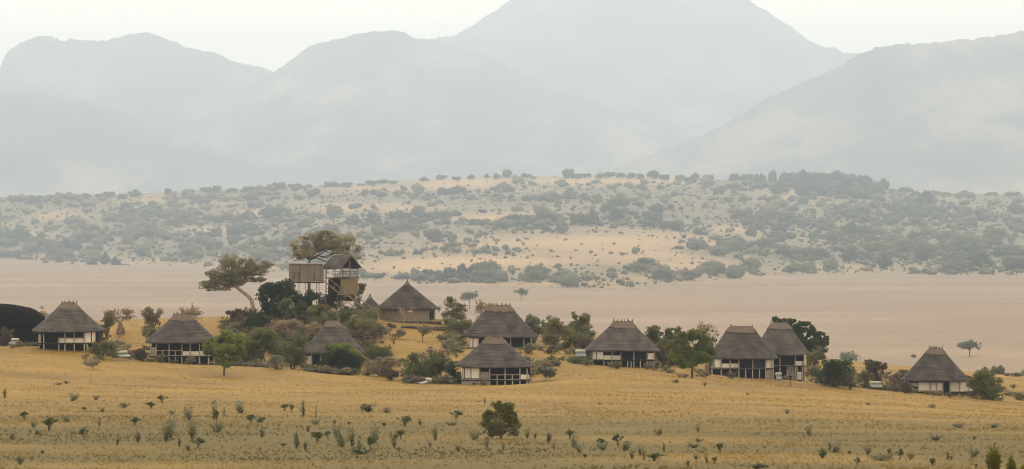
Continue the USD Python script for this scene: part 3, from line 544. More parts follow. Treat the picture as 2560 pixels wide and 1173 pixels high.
# lower storey: tan reed wall below the gable side, red-brown back walls
zlow = TZ(737)
obj("reed_wall", slab(0, -0.05, 0.03, 0.1, LV - 0.05, zlow - 0.3, zf - 0.16), MREED, TP)
obj("inner_wall", slab(0, 0.3, LU - 0.05, LV - 0.3, LV - 0.22, zlow - 0.9, zf - 0.16), MBROWNW, TP)
obj("inner_wall", slab(0, LU - 0.2, LU - 0.12, 0.25, LV - 0.3, zlow - 0.9, zf - 0.16), MBROWNW, TP)
obj("lower_floor", slab(0, -0.2, LU + 0.1, -1.1, LV + 0.1, zlow - 0.1, zlow), MDWOOD, TP)
for h in (0.35, 0.75): pole("hand_rail", pt(0.1, 0.02, zlow + h), pt(LU, 0.02, zlow + h), 0.035, mat=MBROWNW)
# dark slanting braces under the eave
pole("brace", pt(LU * 0.62, 0.05, ze - 0.05), pt(LU * 0.45, 0.05, ze - 0.5), 0.05, mat=MDWOOD); pole("brace", pt(LU * 0.45, 0.05, ze - 0.5), pt(LU * 0.25, 0.05, ze - 0.1), 0.05, mat=MDWOOD)
# staircase: two flights in front
def flight(p0, p1, steps, w=0.85, rail=0.85):
    p0, p1 = np.array(p0), np.array(p1); d = p1 - p0
    for s_ in (0, 1):
        o = np.array([0, -w * s_, 0]); pole("stair_stringer", p0 + o, p1 + o, 0.07, mat=MTIMBER, amp=0)
        pole("stair_rail", p0 + o + [0, 0, rail], p1 + o + [0, 0, rail], 0.045, amp=0.004)
        for k in (0.02, 0.35, 0.68, 0.98): pole("stair_baluster", p0 + d * k + o - [0, 0, 0.05], p0 + d * k + o + [0, 0, rail], 0.035)
    for k in range(steps):
        c = p0 + d * (k + 0.5) / steps; obj("stair_step", MB().box(c[0] - 0.15, c[0] + 0.15, c[1] - w, c[1], c[2] - 0.025, c[2] + 0.025).mesh(), MTIMBER, TP)
flight([TX(806), -0.6, TZ(699)], [TX(852), -0.6, TZ(735)], 9)
flight([TX(868), -0.9, TZ(736)], [TX(932), -2.2, TZ(785)], 12)
obj("stair_landing", MB().box(TX(846), TX(872), -1.9, -0.4, TZ(737), TZ(735)).mesh(), MTIMBER, TP)
for px, y0, y1 in ((846, 735, 775), (862, 712, 795), (888, 742, 805), (911, 756, 800), (866, 714, 745)): pole("stair_post", [TX(px), -1.7, TZ(y1)], [TX(px), -1.7, TZ(y0)], 0.075)
for a, b in (((862, 760), (888, 748)), ((862, 750), (888, 765)), ((888, 760), (911, 775))): pole("brace", [TX(a[0]), -1.72, TZ(a[1])], [TX(b[0]), -1.72, TZ(b[1])], 0.045, mat=MBROWNW)
# raised hide of upright boards left of the platform
MHIDE = [pmat(f"hide_board_{k}", [(0.3, tuple(c * 0.75)), (0.7, tuple(c * 1.2))], 2.5, (1, 1, 0.25), bump=0.3) for k, c in (("grey", np.array([0.145, 0.125, 0.112])), ("brown", np.array([0.118, 0.097, 0.086])), ("green", np.array([0.130, 0.128, 0.106])))]
hx0, hx1, hz0, hz1, hy0, hy1 = TX(722), TX(806), TZ(705), TZ(661), 0.2, 2.9
k = 14; xs_ = np.linspace(hx0, hx1, k + 1)
for i in range(k):
    dz = r.normal() * 0.03; dy = r.normal() * 0.012
    obj("board", MB().box(xs_[i] + 0.008, xs_[i + 1] - 0.008, hy0 + dy, hy0 + 0.04 + dy, hz0 + dz + (0.12 if i > 9 else 0), hz1 + dz).mesh(), MHIDE[i % 3], TP)
for yy in (hy1,):
    obj("rear_screen", MB().box(hx0, hx1, yy, yy + 0.05, hz0, hz1).mesh(), MGREY, TP)
for xx in (hx0, hx1 - 0.05): obj("side_screen", MB().box(xx, xx + 0.05, hy0 + 0.06, hy1 - 0.02, hz0, hz1).mesh(), MGREY, TP)
obj("hide_floor", MB().box(hx0, hx1, hy0 - 0.05, hy1, hz0 - 0.16, hz0 - 0.05).mesh(), MDWOOD, TP)
obj("hide_roof", MB().box(hx0 - 0.1, hx1 - 0.1, hy0 - 0.12, hy1 + 0.1, hz1 + 0.06, hz1 + 0.14).mesh(), MGREY, TP)
for px in (735, 748): pole("board_frame", [TX(px), hy0 - 0.03, TZ(697)], [TX(px), hy0 - 0.03, TZ(680)], 0.035, mat=MDWOOD)
pole("board_frame", [TX(733), hy0 - 0.03, TZ(683)], [TX(750), hy0 - 0.03, TZ(683)], 0.035, mat=MDWOOD)
for i, px in enumerate((723, 733, 744, 763, 768, 789, 797)): pole("stilt", [TX(px) + r.normal() * 0.1, hy0 + 0.1 + (i % 3) * 1.2, TZ(790)], [TX(px), hy0 + 0.1 + (i % 3) * 1.2, hz0 - 0.1], 0.05)

# ------------------------------------------------------------------ boulders, low walls, mounds
def rock(label, px, py, Y, w, h, d, seed, mat=MROCK, name="boulder", cat="boulder", sub=3, rough=0.35):
    r = np.random.default_rng(seed); m = trimesh.creation.icosphere(sub); v = m.vertices
    v = v * (1 + rough * (meshkit.fbm(v * 1.3 + seed, 4, seed)[:, None] - 0.5) * 2)
    s = Y / F; v = v * [w * s / 2, d / 2, h * s * 0.62]; x = (px - 1280) / F * Y
    b = np.array([x, Y, gz(x, Y)]); zt = CZ - (py - HY) / F * Y
    o = thing(name, label, cat, b)
    top = max(zt - b[2], 0.3 * h * s); lo = v[:, 2].min(); v[:, 2] = (v[:, 2] - lo) / (v[:, 2].max() - lo) * (top + 0.35 * h * s) - 0.35 * h * s
    if cat != "boulder": v[:, :2] *= (1.15 - 0.75 * np.clip(v[:, 2:] / top, 0, 1))
    obj("rock" if cat == "boulder" else "mound", (v, m.faces), mat, o.GetPath(), smooth=35); return o
rock("tan boulder under the tower staircase landing", 832, 770, 421, 30, 16, 2.0, 1)
rock("tan boulder below the lower stair flight", 884, 786, 420, 26, 14, 1.8, 2)
rock("rounded boulder at the foot of the lookout stairs", 928, 791, 420, 22, 10, 1.5, 3)
rock("grey boulder in dry brush left of the round hut steps", 960, 815, 417, 34, 14, 1.6, 4, MSTONE)
rock("reddish brown termite mound alone on the open grass", 1405, 955, 352, 24, 10, 0.9, 5, MMOUND, "termite_mound", "termite mound")
rock("conical brown termite mound in the gap between the two left huts", 301, 804, 429, 22, 26, 1.0, 6, MGMOUND, "termite_mound", "termite mound")
def stone_wall(label, x0, x1, y_top, y_bot, Y, seed, mat):
    r = np.random.default_rng(seed); s = Y / F; mb = MB(); xa = (x0 - 1280) * s; xb = (x1 - 1280) * s; h = (y_bot - y_top) * s
    base = np.array([(xa + xb) / 2, Y, 0.0]); base[2] = CZ - (y_bot - HY) / F * Y; t = thing("stone_wall", label, "low wall", base); L = (xb - xa) / 2
    zz = -0.5
    while zz < h:
        x = -L + r.uniform(-0.2, 0.2)
        while x < L:
            w = r.uniform(0.25, 0.6); hh = r.uniform(0.16, 0.26); m = trimesh.creation.icosphere(1); v = m.vertices * (1 + 0.2 * r.normal(size=(len(m.vertices), 1)))
            mb.add(v * [w * 0.6, 0.3, hh * 0.68] + [x + w / 2, -1.1 * (x / L) ** 2 * 0 + r.normal() * 0.06, zz + hh / 2], m.faces); x += w
        zz += 0.2
    obj("stones", mb.mesh(), mat, t.GetPath())
stone_wall("long low stone terrace wall below the round hut", 945, 1098, 803, 812, 424, 11, MSTONE)
stone_wall("dark stone retaining wall in front of the round hut", 1000, 1046, 818, 833, 420, 12, MDSTONE)
stone_wall("low grey stone wall right of the dark retaining wall", 1050, 1112, 817, 826, 420, 13, MSTONE)

# ------------------------------------------------------------------ solar water heaters
def heater(label, px, py, Y, wpx, hpx, rz, tilt=35, tank=True):
    s = Y / F; x = (px - 1280) * s; b = np.array([x, Y, gz(x, Y) + 0.0]); b[2] = max(b[2], CZ - (py - HY) / F * Y)
    t = thing("solar_heater", label, "solar heater", b, rz); w = wpx * s * 0.7; L = 1.15; tilt *= 0.75; ti = math.radians(tilt)
    m = trimesh.creation.box([w, L, 0.09]); m.apply_translation([0, L / 2, 0]); m.apply_transform(trimesh.transformations.rotation_matrix(ti, [1, 0, 0])); m.apply_translation([0, -0.6, 0.12])
    obj("panel", m, MSOLAR, t.GetPath())
    fr = MB(); top = np.array([0, -0.6 + L * math.cos(ti), 0.12 + L * math.sin(ti)])
    for sx in (-w / 2 + 0.08, w / 2 - 0.08): fr.tube([[sx, top[1], -0.3], [sx, top[1], top[2]]], 0.03, 5).tube([[sx, -0.5, -0.3], [sx, -0.5, 0.3]], 0.03, 5)
    obj("stand", fr.mesh(), MMETAL, t.GetPath())
    c = trimesh.creation.capsule(height=w * 0.8, radius=0.17, count=[14, 14]); c.apply_transform(trimesh.transformations.rotation_matrix(math.pi / 2, [0, 1, 0])); c.apply_translation([-c.bounds.mean(0)[0], top[1], top[2] + 0.18])
    obj("tank", c, MTANK, t.GetPath(), smooth=40)
heater("solar heater with white tilted panel left of the railed hut", 308, 894, 366, 44, 18, 0.5, 18)
heater("solar heater beside the dense bush left of the nearest hut", 1062, 963, 353, 34, 18, -1.0, 16)
heater("solar heater with pale tank left of the ragged peaked hut", 1452, 893, 384, 36, 20, 0.1, 28)
heater("solar heater on open ground left of the lone right hut", 2190, 970, 392, 42, 20, 0.15, 22)
heater("solar heater under the tall stilted hut of the pair", 1947, 953, 388, 20, 20, 0.0, 30)
heater("solar heater in dry brush below the black dome roof", 34, 862, 380, 26, 20, -0.2, 20)

# ------------------------------------------------------------------ trees and bushes
def size_of(px0, px1, ytop, Y):
    s = Y / F; x = ((px0 + px1) / 2 - 1280) * s; z = float(gz(x, Y)); return x, z, (px1 - px0) * s, CZ - (ytop - HY) / F * Y - z
def bush(label, px0, px1, ytop, Y, kind, seed, n=1500, leaf=0.26, k=9, gap=0.36, name="bush", top=None, twig=MBARK, flat=0.0, z0=0.06, cat="bush"):
    r = np.random.default_rng(seed); x, z, w, h = size_of(px0, px1, ytop, Y); h = max(h, 0.6) * 1.04; w *= 1.14
    t = thing(name, label, cat, (x, Y, z)); B = dome_blobs(r, w * 0.96, h, k, z0=z0)
    n = int(n * max(0.4, min(3.0, w * h / 16))); n = int(n * 2.6); leaf *= 0.56; gap += 0.02
    obj("foliage", MB().add(*leaf_cloud(r, B, n, leaf, gap, 0.9 / max(0.5, w / 4), shell=0.45)).mesh(), ML[kind], t.GetPath())
    if top:   # fresh growth of another colour on the top
        Bt = [[b[0], b[1], b[2] + b[5] * 0.5, b[3] * 0.8, b[4] * 0.8, b[5] * 0.55] for b in sorted(B, key=lambda b: -(b[2] + b[5]))[:2]]
        obj("fresh_foliage", MB().add(*leaf_cloud(r, Bt, int(n * 0.22), leaf, 0.3, 1.0)).mesh(), ML[top], t.GetPath())
    mb = MB(); limbs(r, mb, [0, 0, -0.25], B, 0.10 + 0.012 * h, 2)
    obj("stem", mb.mesh(), twig, t.GetPath()); return t
def bare(label, px0, px1, ytop, Y, seed, depth=4, mat=MTWIG, name="bare_tree", base_px=None, spread=0.55, up=0.2, haze=0, leaf=None, trunk=0.3, cat="tree", rad=0.09):
    r = np.random.default_rng(seed); x, z, w, h = size_of(px0, px1, ytop, Y)
    t = thing(name, label, cat, (x, Y, z)); bx = ((base_px or (px0 + px1) / 2) - (px0 + px1) / 2) * Y / F
    tr = MB(); tp = np.array([bx * 0.4, 0, h * trunk]); tr.tube(wander(r, [bx, 0, -0.3], tp, 5, 0.1), np.linspace(rad, rad * 0.7, 5), 6)
    cr = MB()
    for i in range(5):
        a = r.uniform(0, 6.28); twig_tree(r, cr, tp, np.array([math.cos(a) * 0.8 * w / h, math.sin(a) * 0.8 * w / h, 0.9]), h * 0.3, rad * 0.6, depth - 1, spread, up)
    v, f = cr.mesh(); lo, hi = v.min(0), v.max(0)
    sx = w / (hi[0] - lo[0]); v[:, 0] = tp[0] + (v[:, 0] - tp[0]) * sx; v[:, 1] *= sx; v[:, 2] = tp[2] + (v[:, 2] - tp[2]) * ((h - tp[2]) / (hi[2] - tp[2]))
    obj("trunk", tr.mesh(), mat, t.GetPath()); obj("crown", (v, f), mat, t.GetPath())
    if leaf: 
        p = v[r.integers(0, len(v), haze)] + r.normal(size=(haze, 3)) * 0.12; obj("leaves", MB().add(*leaf_cards(r, p, None, 0.2, 0)).mesh(), ML[leaf], t.GetPath())
    return t
def tree(label, Y, base_px, blobs_px, kind, seed, trunk_px, r0=0.22, n=4000, leaf=0.28, gap=0.4, depth=1.0, bark=MBARK, sub=4, gfreq=0.8, name="tree", shell=0.5, second=None, tufts=10):
    """blobs_px: (px, py, half width px, half height px); trunk_px: points in pixels from the ground up."""
    r = np.random.default_rng(seed); s = Y / F; x = (base_px - 1280) * s; z = float(gz(x, Y)); t = thing(name, label, "tree", (x, Y, z))
    B = []
    for i, b in enumerate(blobs_px):
        q = P(b[0], b[1], Y) - [x, Y, z]; B.append([q[0], r.uniform(-1, 1) * b[2] * s * 0.7 * depth, q[2], b[2] * s, b[2] * s * 0.9 * depth, b[3] * s])
    tp = np.array([P(a, b, Y) - [x, Y, z] for a, b in trunk_px]); tp[:, 1] = 0
    tk = np.array([np.interp(np.linspace(0, 1, 9), np.linspace(0, 1, len(tp)), tp[:, i]) for i in range(3)]).T; tk[0, 2] = -0.3
    obj("trunk", MB().tube(tk, np.linspace(r0, r0 * 0.6, 9), 9).mesh(), bark, t.GetPath(), smooth=60)
    mb = MB(); limbs(r, mb, tk[-1], B, r0, sub); obj("branches", mb.mesh(), bark, t.GetPath())
    n = int(n * 2.4); leaf *= 0.62
    obj("crown", MB().add(*leaf_cloud(r, B, n, leaf, gap, gfreq, shell, tufts=tufts)).mesh(), ML[kind], t.GetPath())
    if second: obj("fresh_foliage", MB().add(*leaf_cloud(r, [B[i] for i in second[1]], second[2], leaf, gap, gfreq, shell)).mesh(), ML[second[0]], t.GetPath())
    return t

# the two big acacias, the lookout's dark evergreens, the lime tree, the evergreen behind the pair of huts
tree("leaning acacia with spreading flat crown left of the lookout tower", 425, 634, [(520, 712, 24, 9), (545, 702, 26, 12), (530, 682, 20, 12), (560, 668, 26, 15), (566, 645, 22, 12), (592, 680, 28, 16), (600, 655, 20, 10), (625, 660, 24, 14), (640, 682, 22, 12), (655, 662, 22, 11), (676, 664, 15, 7), (572, 712, 20, 6), (505, 720, 12, 5), (616, 700, 22, 8), (545, 722, 26, 6), (590, 706, 20, 7), (640, 700, 20, 8), (575, 690, 26, 14), (555, 690, 26, 12), (605, 676, 26, 14), (535, 705, 22, 10), (582, 658, 20, 12), (648, 672, 20, 10)],
     "acacia", 301, [(634, 785), (632, 765), (628, 748), (612, 734), (598, 724), (590, 716)], 0.30, 11500, 0.2, 0.40, 1.0, MPALE, 6, 1.5, tufts=22)
tree("dome crowned acacia with thin foliage behind the lookout tower", 436, 768, [(745, 615, 26, 18), (770, 598, 30, 16), (800, 592, 30, 14), (832, 592, 30, 14), (862, 602, 28, 16), (884, 622, 18, 18), (740, 640, 20, 12), (875, 645, 20, 12), (810, 615, 34, 14), (848, 622, 26, 14), (775, 628, 24, 12), (790, 610, 28, 14), (830, 608, 28, 14), (860, 628, 24, 14), (755, 630, 22, 14), (815, 584, 24, 8)],
     "acacia", 302, [(775, 790), (774, 730), (772, 690), (772, 662), (774, 650)], 0.2, 12000, 0.19, 0.43, 1.0, MBARK, 6, 1.4, tufts=24)
tree("big dark evergreen tree between leaning acacia and the lookout hide", 417, 690, [(668, 738, 26, 26), (690, 722, 28, 22), (712, 720, 24, 20), (725, 742, 22, 22), (700, 752, 34, 26), (665, 765, 26, 22), (735, 765, 24, 22), (700, 782, 34, 20)],
     "dark", 303, [(690, 815), (692, 780), (692, 752)], 0.2, 5200, 0.3, 0.33, 1.0, MBARK, 3, 0.8, second=("midgreen", [4, 6], 700))
tree("bright lime green tree on the grass between two huts", 367, 1730, [(1705, 850, 26, 22), (1728, 838, 28, 18), (1752, 846, 24, 20), (1765, 870, 22, 24), (1692, 872, 22, 22), (1730, 870, 34, 26), (1700, 898, 28, 20), (1758, 898, 26, 20), (1730, 905, 30, 18), (1680, 905, 12, 12), (1778, 882, 10, 16)],
     "green", 304, [(1730, 946), (1731, 920), (1730, 895)], 0.16, 13000, 0.2, 0.26, 1.0, MBARK, 3, 1.0)
tree("lone bright green tree in front of the railed hut", 351, 560, [(540, 858, 24, 18), (562, 845, 26, 16), (585, 852, 22, 18), (598, 872, 16, 18), (560, 872, 30, 22), (530, 878, 18, 14), (592, 892, 20, 16), (548, 898, 24, 14), (570, 905, 24, 12), (520, 862, 10, 10)],
     "green", 305, [(560, 938), (561, 918), (561, 895)], 0.14, 11000, 0.2, 0.26, 1.0, MBARK, 3, 1.0)
tree("large clumpy evergreen rising behind the overlapping pair of huts", 428, 2020, [(1938, 803, 14, 10), (1976, 806, 18, 13), (2000, 815, 20, 14), (2024, 824, 18, 14), (2045, 842, 18, 14), (2058, 862, 14, 14), (2005, 842, 26, 20), (2030, 862, 26, 20), (1985, 838, 24, 20), (2064, 848, 8, 7), (1965, 815, 18, 14), (1950, 812, 12, 9), (2040, 880, 26, 14), (2066, 878, 8, 6)],
     "dark", 306, [(2022, 950), (2020, 910), (2018, 880)], 0.25, 6500, 0.3, 0.36, 1.0, MBARK, 3, 0.8)

BU = [
 # label, px0, px1, ytop, Y, kind, kwargs
 ("dark grey shrub at the left edge below the black dome", -14, 36, 815, 384, "brown", dict(n=1300)),
 ("grey brush between the black dome and first hut", 72, 126, 764, 438, "dry", dict(gap=0.45, twig=MTWIG)),
 ("rounded olive bush just right of the curtained hut roof", 234, 284, 782, 402, "olive", dict(n=1700)),
 ("low olive bush at the right foot of the curtained hut", 220, 286, 846, 365, "olive", dict(n=2000)),
 ("hazy grey olive tree between the two left huts", 343, 410, 770, 418, "dry", dict(gap=0.46, k=8)),
 ("green bush against the left roof slope of the railed hut", 360, 412, 812, 408, "midgreen", {}),
 ("dark brown brush pile left of the railed hut", 334, 380, 862, 368, "brown", dict(n=1500, gap=0.42, twig=MDTWIG)),
 ("pale grass clump under the railed hut verandah", 464, 484, 888, 366, "sage", dict(n=900, leaf=0.16)),
 ("dense mid green bush right of the lone green tree", 598, 702, 818, 378, "midgreen", dict(n=2400, top="green")),
 ("dark green bush left of the half hidden hut", 690, 772, 836, 380, "midgreen", dict(n=2200)),
 ("small sage bush on the grass before dark brush", 668, 716, 884, 362, "sage", dict(n=1300, leaf=0.2)),
 ("brown shrub column left of the leaning acacia trunk", 563, 606, 764, 420, "brown", dict(n=1500, gap=0.44, twig=MTWIG)),
 ("tan olive shrub at the leaning acacia base", 600, 648, 766, 422, "olive", dict(n=1500, gap=0.42)),
 ("dark undergrowth below the big dark evergreen", 600, 690, 780, 412, "dark", dict(n=2200, k=11)),
 ("small lime green bush on the dark evergreen flank", 697, 738, 744, 412, "midgreen", dict(n=1200, top="green")),
 ("dark green thicket under the raised hide", 732, 806, 724, 421, "dark", dict(n=2400, k=11, gap=0.4)),
 ("dark twiggy brush below the hide thicket", 695, 770, 778, 413, "brown", dict(n=1900, gap=0.42, twig=MDTWIG)),
 ("tan grey dry bush mound on the slope below the evergreen", 672, 766, 786, 400, "dry", dict(n=2400, gap=0.4)),
 ("yellow olive bush below the tower", 766, 852, 762, 408, "olive", dict(n=2600, top="lime")),
 ("dark green bush under the stair landing", 842, 884, 772, 411, "midgreen", dict(n=1400)),
 ("olive bush right of the tower legs behind the stairs", 882, 914, 704, 437, "olive", dict(n=1500, gap=0.42)),
 ("wide olive bush at the foot of the stairs", 872, 962, 778, 405, "olive", dict(n=2600, gap=0.42)),
 ("grey dry bush left of the half hidden hut's peak", 760, 820, 800, 402, "dry", dict(n=1700)),
 ("round dark green bush covering the half hidden hut", 800, 908, 854, 376, "dark", dict(n=3200, k=13, gap=0.3, top="green")),
 ("olive bush right of the half hidden hut", 912, 982, 858, 380, "midgreen", dict(n=1900, gap=0.42)),
 ("tan dry bush right of the round dark bush", 898, 1010, 888, 366, "dry", dict(n=2600, gap=0.4)),
 ("brown shrub with dark stem near the front grass edge", 940, 1010, 908, 360, "brown", dict(n=1500, gap=0.46, twig=MDTWIG)),
 ("low tan brush along the grass edge below the round dark bush", 770, 830, 912, 367, "dry", dict(n=1300)),
 ("dense green bush left of the nearest hut", 1013, 1126, 874, 359, "midgreen", dict(n=3200, k=13, gap=0.33)),
 ("dark shrub against the left wall of the nearest hut", 1108, 1156, 904, 356, "dark", dict(n=1500)),
 ("round olive tree right of the round hut", 1104, 1162, 746, 440, "olive", dict(n=2200, gap=0.32, cat="tree", name="tree")),
 ("hazy olive bush left of the rear spiked hut", 1118, 1190, 796, 420, "olive", dict(n=2200, gap=0.42)),
 ("olive sapling left wall of the rear spiked hut", 1120, 1172, 836, 404, "olive", dict(n=1400, gap=0.44)),
 ("grey green bush on the right roof slope of the rear hut", 1296, 1372, 778, 420, "sage", dict(n=2200, gap=0.4)),
 ("sage bush before the rear hut's right post", 1296, 1342, 856, 392, "sage", dict(n=1500, leaf=0.2)),
 ("tall hazy bush midway between two spiked huts", 1412, 1482, 780, 428, "sage", dict(n=2200, gap=0.42, top="olive")),
 ("olive bush right of the rear spiked hut", 1340, 1424, 798, 414, "olive", dict(n=2600, gap=0.4)),
 ("dark green bush left of the ragged peaked hut", 1404, 1474, 824, 404, "midgreen", dict(n=2200, gap=0.36)),
 ("dark grey thicket touching the ragged peaked hut", 1440, 1496, 834, 396, "brown", dict(n=2200, gap=0.34, twig=MDTWIG)),
 ("brown twig hedge between the two spiked huts", 1334, 1408, 858, 395, "brown", dict(n=1900, gap=0.44, twig=MDTWIG)),
 ("round green tree behind the ragged peaked hut", 1608, 1662, 812, 424, "midgreen", dict(n=1900)),
 ("dark green bush behind the lime green tree", 1656, 1722, 814, 418, "midgreen", dict(n=2100)),
 ("olive bush between ragged peaked hut and lime tree", 1636, 1690, 838, 412, "olive", dict(n=1700, gap=0.42)),
 ("dark brown shrub at the right wall of the ragged peaked hut", 1636, 1680, 864, 390, "brown", dict(n=1600, gap=0.4, twig=MDTWIG)),
 ("grey green bush behind right side of the lime tree", 1756, 1800, 830, 408, "sage", dict(n=1500, gap=0.42)),
 ("pale olive skirt of brush right of the stilted pair", 2012, 2068, 868, 416, "olive", dict(n=1900, gap=0.44)),
 ("grey brown dry shrub at the right foot of the stilted pair", 2014, 2064, 906, 398, "dry", dict(n=1600, gap=0.4)),
 ("round dark green bush alone right of the stilted pair", 2043, 2134, 900, 386, "dark", dict(n=2800, k=12, gap=0.32, top="midgreen")),
 ("small brown shrub right of the round lone bush", 2112, 2140, 936, 384, "brown", dict(n=900)),
 ("low olive bush left of the small columnar bush", 2136, 2188, 926, 396, "olive", dict(n=1500)),
 ("small columnar dark bush left of the right hut", 2163, 2214, 895, 398, "brown", dict(n=1900, gap=0.36, top="midgreen")),
 ("grey dry brush between right solar heater and right hut", 2204, 2256, 926, 402, "dry", dict(n=1500, gap=0.44)),
 ("dark twiggy shrub at the left wall of the right hut", 2246, 2282, 950, 390, "brown", dict(n=1100, gap=0.45, twig=MDTWIG)),
 ("yellow green bush behind the right hut's left eave", 2236, 2280, 924, 420, "olive", dict(n=1400, top="lime")),
 ("dense green bush at the right wall of the right hut", 2417, 2514, 930, 392, "midgreen", dict(n=3000, k=12, gap=0.36, top="green")),
 ("hazy sage tree behind the far right bush", 2424, 2530, 914, 540, "sage", dict(n=3200, gap=0.34, leaf=0.34)),
 ("sage brush on the slope at the right edge", 2500, 2572, 962, 470, "sage", dict(n=2000, gap=0.4)),
 ("low scrub under the right hut's floor", 2300, 2350, 976, 393, "sage", dict(n=700, leaf=0.16)),
 ("low dry scrub before the stilted pair's grey base", 1938, 1990, 950, 392, "dry", dict(n=900, leaf=0.18)),
 ("low sage scrub under the ragged peaked hut", 1500, 1560, 908, 381, "sage", dict(n=900, leaf=0.16)),
 ("low dry bush on the grass right of the ragged peaked hut", 1684, 1724, 948, 362, "dry", dict(n=700, leaf=0.15)),
  ("tangled brown brush among the lookout tower's legs", 798, 852, 738, 427, "brown", dict(n=1800, gap=0.42, twig=MDTWIG)),
 ("olive brush at the right foot of the lookout stairs", 896, 942, 766, 414, "olive", dict(n=1500, gap=0.4)),
 ("grey dry hummock of brush before the round hut terraces", 962, 1002, 806, 419, "dry", dict(n=1400)),
]
for i, (lab, a, b, yt, Y, kind, kw) in enumerate(BU): bush(lab, a, b, yt, Y, kind, 400 + i, **kw)

bare("flat topped grey thorn tree between the two left huts", 262, 338, 769, 426, 501, 4, MTWIG, "thorn_tree", 300, 0.7, 0.05, 900, "dry", 0.5)
bare("bare twiggy crown rising behind the railed hut roof", 436, 508, 764, 402, 502, 4, MTWIG, haze=600, leaf="dry", trunk=0.5)
bare("tall bare tree behind the rear spiked hut's left roof edge", 1178, 1246, 746, 430, 503, 5, MTWIG, haze=500, leaf="dry", trunk=0.2)
bare("small bare tree on the grass between round hut and nearest hut", 1034, 1080, 812, 408, 504, 4, MTWIG, haze=500, leaf="dry", trunk=0.35)
bare("pale dead tree in front of the round hut wall", 988, 1040, 766, 422, 505, 3, MPALE, base_px=1008, trunk=0.5, name="dead_tree")
bare("grey umbrella shaped shrub on the slope below the stone terraces", 956, 1012, 824, 409, 506, 4, MTWIG, base_px=980, haze=900, leaf="dry", trunk=0.35)
bare("bare branched crown above the lime green tree", 1728, 1796, 798, 412, 507, 4, MTWIG, haze=500, leaf="dry", trunk=0.4)
bare("pale sage sapling on the grass right of the nearest hut", 1342, 1388, 917, 356, 508, 4, MTWIG, "sapling", haze=1100, leaf="sage", trunk=0.3, rad=0.05)
bare("thin dark sapling on the grass before the stilted pair", 1962, 1988, 914, 372, 509, 3, MDTWIG, "sapling", 1976, 0.3, 0.4, trunk=0.5, rad=0.06)
bare("slim olive tree with visible trunk on the slope below the stairs", 884, 936, 798, 400, 510, 4, MBARK, "sapling", 907, haze=1200, leaf="olive", trunk=0.4)
bare("small twiggy shrub on the grass before the solar heater and railed hut", 210, 250, 898, 350, 511, 3, MTWIG, "sapling", haze=260, leaf="dry", trunk=0.25, rad=0.03, cat="shrub")
_gy = np.arange(146, 345, 0.5)
def Y_at(px, py):
    """The distance at which the near slope shows at px, py."""
    row = HY + (CZ - gz((px - 1280) / F * _gy, _gy)) / _gy * F
    row = np.minimum.accumulate(row)
    return float(np.interp(-py, -row, _gy))

# ------------------------------------------------------------------ the lone bush and the foreground corner bushes
tree("lone round bush on a short stem in the middle of the open grass", Y_at(1250, 1097), 1250,
     [(1228, 1040, 18, 16), (1250, 1022, 22, 15), (1270, 1016, 16, 13), (1282, 1034, 14, 16), (1222, 1062, 18, 14), (1250, 1050, 28, 22), (1278, 1060, 16, 16), (1240, 1074, 22, 13), (1286, 1072, 10, 12), (1268, 1042, 18, 16), (1222, 1080, 16, 11), (1262, 1082, 20, 11), (1240, 1084, 18, 9), (1284, 1082, 13, 9), (1248, 1068, 24, 16), (1212, 1060, 10, 10), (1292, 1056, 10, 14)],
     "olive", 310, [(1251, 1098), (1253, 1088), (1254, 1076)], 0.07, 6500, 0.11, 0.36, 1.0, MBARK, 4, 2.2, second=("lime", [0, 1, 2, 3, 9], 4200))
def spiky(label, px0, px1, ytop, Y, seed, n=26):
    r = np.random.default_rng(seed); x, z, w, h = size_of(px0, px1, ytop, Y); t = thing("spiky_bush", label, "bush", (x, Y, z)); st_, lf = MB(), MB()
    for i in range(n):
        a = r.uniform(0, 6.28); rad = math.sqrt(r.random()); hh = h * (1 - 0.5 * rad) * r.uniform(0.75, 1.0)
        p = wander(r, [0.15 * w * rad * math.cos(a), 0.15 * w * rad * math.sin(a), -0.1], [0.42 * w * rad * math.cos(a), 0.42 * w * rad * math.sin(a), hh], 6, 0.06)
        st_.tube(p, np.linspace(0.012, 0.004, 6), 3)
        k = 46; q = p[0] + (p[-1] - p[0]) * r.uniform(0.15, 1.0, (k, 1)) + r.normal(size=(k, 3)) * 0.045
        lf.add(*leaf_cards(r, q, np.tile([math.cos(a), math.sin(a), 0.6], (k, 1)), 0.075, 0.4, 2.0))
    obj("foliage", lf.mesh(), ML["lime"], t.GetPath()); obj("stem", st_.mesh(), MBARK, t.GetPath())
spiky("tall yellow green spiky bush at the lower right corner", 2462, 2508, 1092, 148, 601, 34)
spiky("shorter yellow green spiky bush nearest the right corner", 2514, 2542, 1128, 146, 602, 18)
spiky("yellow green spiky bush cut by the photo's right edge", 2540, 2584, 1150, 144, 603, 18)

